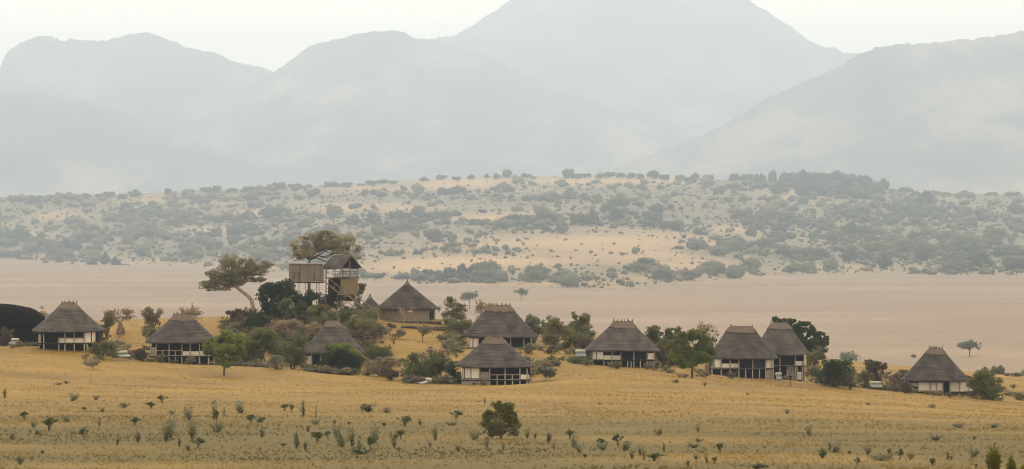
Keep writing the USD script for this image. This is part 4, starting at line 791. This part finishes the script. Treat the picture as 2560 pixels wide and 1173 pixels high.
# ------------------------------------------------------------------ small shrubs over the foreground grass
def klass(name, build):
    stage.CreateClassPrim(f"/World/{name}"); build(f"/World/{name}"); return f"/World/{name}"
def copy_of(cls, name, label, cat, group, loc, scale, rz):
    x = UsdGeom.Xform.Define(stage, path_of(name)); x.AddTranslateOp().Set(Gf.Vec3d(*map(float, loc))); x.AddRotateZOp().Set(float(rz)); x.AddScaleOp().Set(Gf.Vec3f(*map(float, scale)))
    p = x.GetPrim(); p.GetReferences().AddInternalReference(cls); p.SetInstanceable(True); return tag(p, label, cat, group)
def shrub_class(i, style, kind):
    """A unit shrub: one metre across and one metre tall."""
    def build(path):
        r = np.random.default_rng(700 + i); lf, st_ = MB(), MB()
        if style == "ball":      # a leafy head on bare stems
            B = [[r.normal() * 0.1, r.normal() * 0.1, r.uniform(0.6, 0.75), 0.3, 0.3, 0.24] for _ in range(4)]; lf.add(*leaf_cloud(r, B, 420, 0.10, 0.3, 3, 0.5))
            for b in B: st_.tube(wander(r, [0, 0, -0.05], b[:3], 4, 0.1), np.linspace(0.035, 0.015, 4), 4)
        elif style == "upright":
            for k in range(7):
                e = [r.normal() * 0.2, r.normal() * 0.2, r.uniform(0.6, 1.0)]; p = wander(r, [0, 0, -0.05], e, 5, 0.1); st_.tube(p, np.linspace(0.03, 0.01, 5), 3)
                q = p[0] + (p[-1] - p[0]) * r.uniform(0.3, 1, (34, 1)) + r.normal(size=(34, 3)) * 0.085; lf.add(*leaf_cards(r, q, None, 0.10, 0))
        elif style == "sprawl":
            for k in range(9):
                a = r.uniform(0, 6.28); e = [0.45 * math.cos(a), 0.45 * math.sin(a), r.uniform(0.35, 0.95)]; p = wander(r, [0, 0, -0.05], e, 5, 0.15); st_.tube(p, np.linspace(0.03, 0.01, 5), 3)
                q = p[r.integers(2, 5, 30)] + r.normal(size=(30, 3)) * 0.1; lf.add(*leaf_cards(r, q, None, 0.11, 0))
        else:                    # "airy": a thin see-through weed
            for k in range(12):
                a = r.uniform(0, 6.28); e = [0.42 * math.cos(a) * r.random(), 0.42 * math.sin(a) * r.random(), r.uniform(0.5, 1.0)]; p = wander(r, [0, 0, -0.05], e, 4, 0.12); st_.tube(p, np.linspace(0.02, 0.008, 4), 3)
                q = p[0] + (p[-1] - p[0]) * r.uniform(0.2, 1, (12, 1)) + r.normal(size=(12, 3)) * 0.07; lf.add(*leaf_cards(r, q, None, 0.09, 0))
        usdkit.mesh(stage, path + "/foliage", lf.mesh(), ML[kind]); usdkit.mesh(stage, path + "/stem", st_.mesh(), MBARK)
    return klass(f"shrub_source_{style}_{i}", build)
SC = {"d": [shrub_class(0, "ball", "shrub"), shrub_class(1, "sprawl", "shrub"), shrub_class(2, "ball", "midgreen")],
      "u": [shrub_class(3, "upright", "shrub"), shrub_class(4, "airy", "midgreen")],
      "s": [shrub_class(5, "sprawl", "sage"), shrub_class(6, "airy", "sage")],
      "b": [shrub_class(7, "airy", "brown"), shrub_class(8, "airy", "dry")]}
SL = {"d": ("shrub", "small dark green shrub dotted over the foreground grass", "dark green shrubs in the foreground grass"),
      "u": ("upright_shrub", "slender upright green shrub standing in the foreground grass", "upright green shrubs in the foreground grass"),
      "s": ("sage_shrub", "pale grey green sprawling shrub in the foreground grass", "grey green shrubs in the foreground grass"),
      "b": ("dry_weed", "brown dried weed standing in the foreground grass", "dried brown weeds in the foreground grass")}
FG = {  # px, base py, width, height
 "d": [(62, 1050, 24, 24), (85, 1070, 13, 20), (122, 1077, 40, 40), (75, 1085, 9, 10), (96, 1088, 14, 16), (210, 1028, 14, 12), (210, 1100, 24, 34), (310, 1020, 24, 16), (378, 1022, 28, 20), (405, 1008, 24, 22), (430, 1037, 16, 14), (337, 1064, 26, 24), (495, 1121, 32, 30), (541, 1082, 30, 30), (540, 1062, 14, 44), (628, 1062, 28, 30), (648, 1056, 24, 18), (712, 1027, 20, 20), (730, 1034, 13, 26), (50, 1162, 18, 26), (106, 1137, 12, 12), (708, 1121, 16, 14), (740, 1122, 14, 30), (792, 1107, 30, 32), (820, 1100, 18, 26), (145, 963, 18, 8), (166, 961, 20, 9), (873, 1065, 11, 12), (910, 1135, 50, 18), (960, 1070, 12, 16), (1012, 1066, 36, 30), (982, 1102, 22, 24), (1002, 1097, 24, 26), (1140, 1048, 34, 24), (855, 1118, 26, 32), (926, 1128, 16, 44), (1545, 1117, 28, 36), (1450, 1132, 20, 26), (1424, 1097, 26, 26), (1500, 1117, 26, 24), (1645, 1089, 18, 20), (1635, 1152, 50, 22), (1800, 1136, 22, 32), (1750, 1106, 18, 12), (1787, 1160, 14, 20), (2143, 1168, 15, 28), (2205, 1150, 16, 16), (2225, 1146, 15, 30), (2250, 1152, 17, 34), (2275, 1150, 14, 22), (2124, 1138, 10, 12), (2435, 1101, 14, 11), (2434, 1142, 22, 22), (2332, 1168, 15, 26), (2440, 1172, 10, 14), (2380, 1150, 9, 14), (1463, 1147, 14, 14), (1890, 1176, 66, 18)],
 "u": [(12, 996, 15, 30), (415, 1106, 26, 42), (345, 1107, 18, 30), (535, 1050, 18, 56), (448, 1118, 13, 28), (248, 1067, 12, 24), (294, 1114, 11, 24), (758, 1042, 22, 44), (740, 1112, 13, 42), (898, 1132, 18, 50), (850, 1116, 16, 48), (1318, 1097, 17, 26), (1338, 1097, 14, 18), (1217, 1121, 15, 32), (1088, 1102, 22, 44), (2022, 1090, 22, 28), (1372, 1108, 18, 34), (1745, 1083, 12, 26), (2057, 1146, 32, 34), (1766, 1158, 14, 28), (2075, 1128, 14, 30), (790, 1047, 6, 34), (763, 1126, 12, 28), (1660, 1130, 14, 26)],
 "s": [(415, 1098, 44, 60), (480, 1100, 36, 66), (605, 1033, 30, 34), (655, 1094, 26, 34), (475, 1050, 24, 40), (30, 1098, 32, 26), (180, 1002, 26, 24), (240, 1000, 26, 14), (170, 1055, 22, 22), (880, 1116, 34, 56), (930, 1110, 32, 54), (840, 1096, 30, 42), (1185, 1100, 26, 36), (1050, 1064, 20, 22), (1130, 1064, 26, 14), (985, 1120, 26, 34), (1560, 1126, 30, 28), (1435, 1120, 34, 40), (1510, 1126, 26, 26), (1600, 1140, 22, 34), (2085, 1132, 30, 30), (2170, 1138, 30, 34), (2210, 1152, 56, 26), (2340, 1102, 52, 20), (1735, 1120, 26, 18), (1740, 1150, 22, 20), (2400, 1070, 26, 16), (1968, 1036, 20, 18), (2480, 1070, 30, 14), (470, 1128, 30, 22), (790, 1062, 20, 20), (836, 1060, 18, 16)],
 "b": [(920, 1030, 64, 28), (965, 1032, 44, 16), (1145, 1130, 24, 24), (1258, 1124, 16, 22), (1212, 1010, 10, 20), (1610, 1150, 16, 44), (1580, 1148, 20, 30), (2330, 1020, 36, 14), (2170, 1013, 22, 8), (1690, 952, 40, 12), (1762, 966, 14, 16), (2430, 1150, 16, 50), (770, 1080, 18, 24), (650, 1130, 14, 18), (255, 1030, 20, 14), (560, 1040, 14, 26), (1075, 1120, 14, 22), (1385, 1126, 14, 30), (1720, 1165, 16, 20), (2140, 1048, 12, 10), (1500, 1012, 12, 8), (1870, 988, 14, 8), (2370, 1150, 14, 30)]}
r = np.random.default_rng(88)
for key, lst in FG.items():
    nm, lab, grp = SL[key]; cat = "weed" if key == "b" else "shrub"
    for i, (px, py, w, h) in enumerate(lst):
        Y = Y_at(px, py); s = Y / F; x = (px - 1280) * s
        copy_of(SC[key][i % len(SC[key])], nm, lab, cat, grp, (x, Y, float(gz(x, Y))), (w * s * 1.15, w * s * 1.15, h * s * 0.9), r.uniform(0, 360))

# ------------------------------------------------------------------ flat topped trees far out on the plain
def plain_tree(label, px0, px1, ytop, ybase, seed, crown=0.5, kind="midgreen", flat=True):
    r = np.random.default_rng(seed); Y = CZ * F / (ybase - HY); s = Y / F; x = ((px0 + px1) / 2 - 1280) * s; t = thing("plain_tree", label, "tree", (x, Y, float(gz(x, Y)) - 0.2))
    w, h = (px1 - px0) * s, (ybase - ytop) * s
    B = [[r.uniform(-0.33, 0.33) * w, r.uniform(-0.33, 0.33) * w, h * (1 - crown * r.uniform(0.35, 0.6)), w * 0.19, w * 0.19, h * crown * 0.36] for _ in range(14)]
    B = [[b[0], b[1], b[2] - 0.35 * h * crown * (b[0] / w * 2) ** 2, *b[3:]] for b in B]
    obj("crown", MB().add(*leaf_cloud(r, B, 1500, w * 0.05, 0.25, 0.5)).mesh(), ML[kind], t.GetPath())
    mb = MB(); mb.tube([[0, 0, -0.5], [0, 0, h * (1 - crown)]], [w * 0.025, w * 0.018], 7); limbs(r, mb, [0, 0, h * (1 - crown) * 0.9], B[:8], w * 0.02, 1, 0.04)
    obj("trunk", mb.mesh(), MBARK, t.GetPath())
plain_tree("flat topped acacia on the plain right of the lone right hut's peak", 2392, 2456, 852, 892, 801, 0.55)
plain_tree("flat topped acacia on the plain right of the round hut", 1149, 1198, 728, 772, 802, 0.5)
plain_tree("smaller flat topped acacia on the plain, above the rear spiked hut", 1284, 1321, 721, 752, 803, 0.55)
plain_tree("tall pale hazy tree on the plain right of the stilted pair", 2096, 2150, 876, 930, 804, 0.6, "sage")
plain_tree("tiny round tree on the plain left of the lone right hut", 2276, 2292, 884, 896, 805, 0.8)
plain_tree("broad hazy tree on the plain at the right edge", 2532, 2600, 920, 968, 806, 0.75, "sage")
plain_tree("lone small tree on the far plain above the ragged peaked hut", 1690, 1712, 686, 702, 807, 0.7)

# ------------------------------------------------------------------ trees and scrub on the far hill
def hill_class(i, flatness, kind):
    def build(path):
        r = np.random.default_rng(900 + i); mb = MB(); B = []
        for k in range(9):
            a = r.uniform(0, 6.28); rad = math.sqrt(r.random()) * 0.34; B.append([math.cos(a) * rad, math.sin(a) * rad, 0.42 - 0.4 * rad + r.uniform(-0.2, 0.12), r.uniform(0.13, 0.22), r.uniform(0.13, 0.22), r.uniform(0.12, 0.2) * flatness])
        for b in B:
            m = trimesh.creation.icosphere(2); v = m.vertices * (1 + 0.5 * (meshkit.noise(m.vertices * 2.2 + b[0] * 40, i)[:, None] - 0.5)); mb.add(v * b[3:6] * 0.8 + b[:3], m.faces)
        mb.add(*leaf_cloud(r, [[*b[:3], b[3] * 1.15, b[4] * 1.15, b[5] * 1.3] for b in B], 560, 0.075, 0.3, 5, 0.3, tufts=0))
        usdkit.mesh(stage, path + "/crown", mb.mesh(), ML[kind], smooth=40)
        tr = MB().tube([[0, 0, -0.08], [0.01, 0, 0.35]], [0.03, 0.02], 5); usdkit.mesh(stage, path + "/trunk", tr.mesh(), MBARK)
    return klass(f"hill_tree_source_{i}", build)
HCL = [hill_class(0, 0.8, "hillwood"), hill_class(1, 1.0, "midgreen"), hill_class(2, 0.7, "olive"), hill_class(3, 1.1, "hillwood"), hill_class(4, 0.8, "olive"), hill_class(5, 0.9, "sage")]
_ya = np.arange(2300, 6005, 15.0)
def hill_at(px, py):
    row = HY + (CZ - hill_h(np.full_like(_ya, px), _ya)) / _ya * F; row = np.minimum.accumulate(row)
    Y = float(np.interp(-py, -row, _ya)); return np.array([(px - 1280) / F * Y, Y, float(hill_h(np.array([px]), np.array([Y]))[0])])
def hill_tree(px, ytop, ybase, w, cls, label, group=None, name="hill_tree", Y=None):
    q = hill_at(px, ybase) if Y is None else np.array([(px - 1280) / F * Y, Y, float(hill_h(np.array([float(px)]), np.array([float(Y)]))[0])])
    s = q[1] / F; h = CZ - (ytop - HY) * s - q[2] if Y else (ybase - ytop) * s
    h = max(h, 2.0); copy_of(HCL[cls], name, label, "tree", group, q, (w * s, w * s, h / 0.66), r.uniform(0, 360))
r = np.random.default_rng(99)
SK = [("pale round headed tree on the hill skyline near the photo's middle", 1271, 416, 36, 5), ("tall dark tree at the left end of the central skyline grove", 1421, 414, 32, 1), ("dark round tree at the right end of the central skyline grove", 1632, 421, 34, 3),
      ("small tree standing alone on the left skyline", 421, 466, 20, 3), ("broad dark bush on the left skyline below the second mountain", 342, 473, 52, 0), ("dark tree on the left skyline near the edge", 164, 480, 26, 3), ("rounded tree on the skyline under the middle mountain", 697, 450, 40, 3),
      ("small dark bush on the bare golden skyline", 1219, 433, 20, 0), ("small tuft of trees on the golden skyline", 1104, 434, 34, 4), ("tall dark tree left of the big skyline wood", 1931, 419, 28, 3), ("squat dark tree right of the big skyline wood", 2265, 464, 40, 3),
      ("pointed dark thicket below the right skyline", 2315, 474, 54, 0), ("pale leaning tree on the skyline left of the grove", 1316, 429, 28, 5)]
for lab, px, yt, w, c in SK: hill_tree(px, yt, 0, w, c, lab, Y=5400 if lab.startswith("pointed") else 5900)
SKR = [(1447, 429, 26), (1468, 430, 28), (1500, 429, 30), (1525, 426, 36), (1552, 428, 30), (1580, 427, 32), (1600, 430, 24), (1660, 432, 30), (1700, 432, 34), (1740, 431, 30), (1770, 433, 30), (1836, 428, 40), (1870, 429, 36), (1900, 428, 34), (1960, 432, 34), (40, 484, 44), (85, 482, 40), (125, 484, 34), (215, 482, 40), (250, 480, 30), (275, 474, 36), (305, 480, 30), (480, 468, 34), (515, 464, 40), (545, 458, 36), (580, 466, 36), (620, 462, 40), (655, 460, 36), (735, 456, 40), (765, 458, 34), (830, 450, 44), (870, 452, 40), (925, 447, 36), (955, 446, 38), (985, 449, 30), (1060, 442, 30), (1140, 438, 26), (1180, 436, 26), (2230, 470, 24), (2290, 474, 24), (2360, 478, 40), (2420, 477, 44), (2480, 478, 40), (2530, 476, 44), (-40, 486, 40), (2600, 476, 44)]
for px, yt, w in SKR: hill_tree(px, yt, 0, w, int(r.integers(0, 6)), "bushy tree along the hazy hill skyline", "trees along the hill skyline", "skyline_tree", Y=5880 + r.uniform(-60, 60))
BW = [(1975, 420, 44), (2003, 416, 40), (2030, 420, 44), (2060, 419, 44), (2090, 417, 46), (2118, 422, 44), (2145, 425, 44), (2170, 434, 42), (2192, 442, 36), (2208, 440, 26), (1960, 440, 40), (1990, 440, 50), (2030, 442, 54), (2075, 440, 56), (2120, 445, 54), (2160, 452, 48), (1950, 452, 50), (2000, 456, 50), (2050, 456, 56), (2100, 458, 56), (2150, 462, 50), (2190, 458, 40)]
for px, yt, w in BW: hill_tree(px, yt + 4, yt + 34, w * 1.25, int(r.choice([0, 1, 3, 0])), "dark tree in the big wood crowning the hill's right shoulder", "trees of the dark wood on the hill's right shoulder", "wood_tree", Y=None)
DARKB = [(1150, 490, 190, 14), (1400, 500, 160, 14), (950, 550, 220, 24), (1350, 560, 220, 18), (1560, 530, 120, 20), (1800, 480, 120, 20), (1950, 560, 160, 30), (2250, 535, 280, 36), (2480, 640, 200, 40), (2100, 600, 160, 26), (2050, 650, 60, 30), (560, 590, 70, 12), (200, 610, 70, 18), (20, 600, 60, 24), (1100, 700, 120, 14), (700, 560, 160, 22), (1700, 570, 120, 22), (380, 545, 90, 14), (1850, 620, 80, 20), (2300, 640, 160, 30), (740, 620, 120, 20)]
def darkness(px, py): return max([math.exp(-(((px - gx) / a) ** 2 + ((py - gy_) / b) ** 2) * 1.2) for gx, gy_, a, b in DARKB])
def want(px, py):
    d = 0.46
    for gx, gy_, a, b in DARKB: d += 0.75 * math.exp(-(((px - gx) / a) ** 2 + ((py - gy_) / b) ** 2) * 1.6)
    for gx, gy_, a, b, k in GOLD: d *= 1 - 0.88 * k * math.exp(-(((px - gx) / a) ** 2 + ((py - gy_) / b) ** 2) ** 2 * 1.2)
    return d * (0.4 + 1.2 * float(meshkit.fbm(np.array([px / 70.0, py / 16.0, 0.5]), 3, 5)))
foot = lambda px: np.interp(px, HF[:, 0], HF[:, 1]); crest = lambda px: np.interp(px, HC[:, 0], HC[:, 1])
cand = []
while len(cand) < 3000:
    px = r.uniform(-120, 2680); py = r.uniform(crest(px) + 3, foot(px) + 4)
    if r.random() < want(px, py):
        for _ in range(int(r.integers(1, 7))):
            qx, qy = px + r.normal() * 34, py + r.normal() * 3.5
            if crest(qx) + 3 < qy < foot(qx) + 3 and r.random() < 2.2 * want(qx, qy): cand.append((qx, qy))
isl = [(115, 668, 24, 18), (150, 662, 30, 24), (180, 670, 24, 14), (235, 668, 40, 22), (265, 664, 34, 36), (285, 668, 36, 28), (310, 668, 30, 10), (2290, 684, 30, 12), (2380, 686, 36, 12), (2180, 670, 26, 14), (945, 696, 40, 16), (1000, 698, 44, 12), (1050, 702, 44, 22), (1085, 700, 40, 32), (1120, 702, 44, 28), (1155, 703, 40, 22), (1190, 704, 40, 26), (1215, 702, 34, 30), (1240, 700, 24, 24), (1430, 712, 22, 26), (1460, 716, 20, 12)]
for px, py, w, h in isl: hill_tree(px, py - h, py, w, int(r.choice([0, 3, 1])), "hazy bush clump at the hill foot, standing out on the tan plain", "bush clumps at the hill foot", "foot_bush")
big = sorted(((13 + 38 * r.random() ** 2.2) * (0.75 + 0.35 * (py - 440) / 250), px, py) for px, py in cand)[::-1]
for w, px, py in big[:215]: hill_tree(px, py - w * r.uniform(0.5, 0.85), py, w * r.uniform(1.0, 1.4), int(r.choice([0, 1, 3] if r.random() < darkness(px, py) else [2, 4, 5, 5])), "rounded bushy tree on the hazy hillside", "bushy trees on the hillside", "hillside_tree")
def instancer(name, protos, pos, scale, rz, idx, label):
    pi = UsdGeom.PointInstancer.Define(stage, path_of(name)); pi.CreatePrototypesRel().SetTargets([Sdf.Path(p) for p in protos])
    pi.CreatePositionsAttr(Vt.Vec3fArray.FromNumpy(np.asarray(pos, np.float32))); pi.CreateScalesAttr(Vt.Vec3fArray.FromNumpy(np.asarray(scale, np.float32)))
    q = np.zeros((len(pos), 4), np.float32); q[:, 3] = np.cos(np.asarray(rz) / 2); q[:, 2] = np.sin(np.asarray(rz) / 2)
    pi.CreateOrientationsAttr(Vt.QuathArray([Gf.Quath(float(a[3]), float(a[0]), float(a[1]), float(a[2])) for a in q]))
    pi.CreateProtoIndicesAttr(Vt.IntArray.FromNumpy(np.asarray(idx, np.int32))); return tag(pi.GetPrim(), label, kind="stuff")
more = []
while len(more) < 5200:
    px = r.uniform(-120, 2680); py = r.uniform(crest(px) + 2, foot(px) + 2)
    if r.random() < 0.07 + 1.15 * want(px, py): more.append((r.uniform(4, 13) * (0.75 + 0.35 * (py - 440) / 250), px, py))
rest = big[215:] + more; pos = np.array([hill_at(px, py) for w, px, py in rest]); sc = np.array([w for w, _, _ in rest]) * pos[:, 1] / F * 0.75
protos = []
stage.DefinePrim("/World/hill_scrub", "PointInstancer")
for i, kind in enumerate(("hillwood", "midgreen", "olive", "sage", "dry")):
    q = np.random.default_rng(950 + i); mb = MB()
    for k in range(5):
        m = trimesh.creation.icosphere(2); c = [q.uniform(-.28, .28), q.uniform(-.28, .28), q.uniform(.15, .35)]; v = m.vertices * (1 + 0.5 * (meshkit.noise(m.vertices * 2.2 + k * 7, i)[:, None] - 0.5)); mb.add(v * q.uniform(0.16, 0.28) * np.array([1, 1, 0.9]) + c, m.faces)
    protos.append(str(usdkit.mesh(stage, f"/World/hill_scrub/bush_{i}", mb.mesh(), ML[kind], smooth=40).GetPath()))
instancer("hill_scrub", protos, pos, np.stack([sc * r.uniform(0.9, 1.4, len(sc)), sc * 1.2, sc * r.uniform(0.8, 1.35, len(sc))], 1), r.uniform(0, 6.28, len(sc)), [int(r.choice([0, 1, 0]) if r.random() < 0.9 * darkness(px, py) ** 0.8 else r.choice([2, 3, 4, 4, 1], p=[.28, .3, .2, .12, .1])) for _, px, py in rest], "scattered scrub covering the hazy hillside")

# ------------------------------------------------------------------ dry grass of the near slope
r = np.random.default_rng(123)
MGRASS = usdkit.material(stage, LK + "dry_grass", {
    "g": ("geometry", {}), "mp": ("mapping", {"scale": (0.045, 0.16, 0.05)}), "n1": ("noise_texture", {"scale": 1.0, "detail": 6.0, "roughness": 0.65}), "oi": ("object_info", {}),
    "ad": ("math", {"math_type": "multiply_add", "value2": 0.2}), "onz": ("noise_texture", {"scale": 1.0, "detail": 4.0}), "omp": ("mapping", {"scale": (0.03, 0.05, 0.03), "location": (3.0, 7.0, 0)}), "osp": ("separate_xyz", {}), "oy": ("map_range", {"from_min": 300.0, "from_max": 225.0, "to_min": 0.0, "to_max": 1.0, "clamp": True}), "on": ("map_range", {"from_min": 0.36, "from_max": 0.6, "clamp": True}), "om": ("math", {"math_type": "multiply"}), "near": ("mix_color", {"b": OLIVE}), "rp": ("rgb_ramp", {"ramp": GRASS_RAMP}),
    "p": ("principled_bsdf", {"roughness": 0.8, "specular_ior_level": 0.1}), "t": ("translucent_bsdf", {}), "mx": ("mix_closure", {"fac": 0.5})},
    [("g.position", "mp.vector"), ("mp.vector", "n1.vector"), ("oi.random", "ad.value1"), ("n1.fac", "ad.value3"), ("ad.value", "rp.fac"), ("g.position", "omp.vector"), ("omp.vector", "onz.vector"), ("onz.fac", "on.value"), ("g.position", "osp.vector"), ("osp.y", "oy.value"), ("oy.result", "om.value1"), ("on.result", "om.value2"), ("om.value", "near.fac"), ("rp.color", "near.a"), ("near.result", "p.base_color"), ("near.result", "t.color"), ("p.BSDF", "mx.closure1"), ("t.BSDF", "mx.closure2")], surface="mx.closure")
stage.DefinePrim("/World/grass", "PointInstancer"); protos = []
for i in range(4):
    q = np.random.default_rng(970 + i); mb = MB()
    for k in range(15):
        a, rad = q.uniform(0, 6.28), 0.16 * math.sqrt(q.random()); b = np.array([rad * math.cos(a), rad * math.sin(a), -0.03]); hh = q.uniform(0.5, 1.0); ln = np.array([math.cos(a), math.sin(a), 0]) * q.uniform(0.05, 0.5) * hh
        w = np.array([-math.sin(a + q.normal()), math.cos(a + q.normal()), 0]) * 0.018; mid = b + ln * 0.35 + [0, 0, hh * 0.6]; tip = b + ln + [0, 0, hh * q.uniform(0.8, 1.0)]
        mb.add([b - w, b + w, mid + w * 0.8, mid - w * 0.8], [[0, 1, 2, 3]]).add([mid - w * 0.8, mid + w * 0.8, tip], [[0, 1, 2]])
    protos.append(str(usdkit.mesh(stage, f"/World/grass/tuft_{i}", mb.mesh(), MGRASS).GetPath()))
n = 120000; gy_ = 140 + 310 * r.random(n) ** 0.85; gx_ = (r.random(n) * 2 - 1) * (gy_ * 0.172 + 4)
keep = r.random(n) < np.clip(0.34 + 2.6 * N2(gx_ / 6.5, gy_ / 5.0, 41, 3), 0.06, 0.95)
hut_xy = np.array([[p[0], p[1]] for p in [P(164, 879, 375), P(450, 911, 375), P(830, 921, 388), P(1238, 963, 354), P(1248, 872, 401), P(1556, 916, 387), P(1862, 945, 392), P(1960, 957, 404), P(2345, 985, 400)]])
keep &= (np.hypot(gx_[:, None] - hut_xy[:, 0], (gy_[:, None] - hut_xy[:, 1]) * 1.4) > 4.6).all(1)
gx_, gy_ = gx_[keep], gy_[keep]; hh = r.uniform(0.09, 0.21, len(gx_)) * (0.75 + 0.9 * (N2(gx_ / 14, gy_ / 6, 43, 2) + 0.2)); wd = hh * r.uniform(1.3, 2.2, len(hh))
instancer("grass", protos, np.stack([gx_, gy_, gz(gx_, gy_)], 1), np.stack([wd, wd, hh], 1), r.uniform(0, 6.28, len(hh)), r.integers(0, 4, len(hh)), "dry golden grass on the near slope")

# ------------------------------------------------------------------ low dry undergrowth along the huts
r = np.random.default_rng(321); stage.DefinePrim("/World/undergrowth", "PointInstancer"); protos = []
for i, kind in enumerate(("dry", "brown", "sage", "olive", "midgreen")):
    q = np.random.default_rng(980 + i); mb = MB()
    mb.add(*leaf_cloud(q, dome_blobs(q, 1.0, 0.8, 5), 150, 0.12, 0.35, 3)); st_ = MB()
    for k in range(7): a = q.uniform(0, 6.28); mb.tube(wander(q, [0, 0, -0.1], [0.45 * math.cos(a), 0.45 * math.sin(a), q.uniform(0.4, 1.0)], 4, 0.2), np.linspace(0.02, 0.008, 4), 3)
    protos.append(str(usdkit.mesh(stage, f"/World/undergrowth/clump_{i}", mb.mesh(), ML[kind]).GetPath()))
line = np.array([(0, 384), (165, 371), (300, 372), (450, 370), (620, 374), (760, 370), (860, 371), (1000, 360), (1130, 356), (1240, 350), (1340, 366), (1420, 384), (1557, 381), (1650, 380), (1780, 380), (1862, 386), (1970, 397), (2090, 392), (2200, 396), (2345, 393), (2460, 392), (2560, 394)], float)
pp = []
for _ in range(1700):
    px = r.uniform(-40, 2600); Y = np.interp(px, line[:, 0], line[:, 1]) + r.normal() * 2.2 + (r.random() < 0.35) * r.uniform(0, 40)
    x = (px - 1280) / F * Y
    if N2(np.array([px / 90.0]), np.array([Y / 12.0]), 61, 3)[0] > -0.06 and (np.hypot(x - hut_xy[:, 0], (Y - hut_xy[:, 1]) * 1.3) > 4.2).all() and (r.random() < 0.12 or not ((np.abs(x - hut_xy[:, 0]) < 4.4) & (Y < hut_xy[:, 1]) & (Y > hut_xy[:, 1] - 14)).any()): pp.append((x, Y))
n0 = len(pp)
for _ in range(900):
    px = r.uniform(560, 1150); Y = r.uniform(394, 430); x = (px - 1280) / F * Y
    if not 935 < px < 1110 and N2(np.array([px / 60.0]), np.array([Y / 9.0]), 63, 3)[0] > -0.05: pp.append((x, Y))
pp = np.array(pp); sc = r.uniform(0.35, 1.3, len(pp)) ** 1.3; sc *= 1.15; sc[n0:] *= 1.35
instancer("undergrowth", protos, np.stack([pp[:, 0], pp[:, 1], gz(pp[:, 0], pp[:, 1])], 1), np.stack([sc * 1.3, sc * 1.3, sc * r.uniform(0.6, 1, len(sc))], 1), r.uniform(0, 6.28, len(sc)), r.choice(5, len(sc), p=[.28, .2, .18, .18, .16]), "low dry undergrowth along the row of huts")
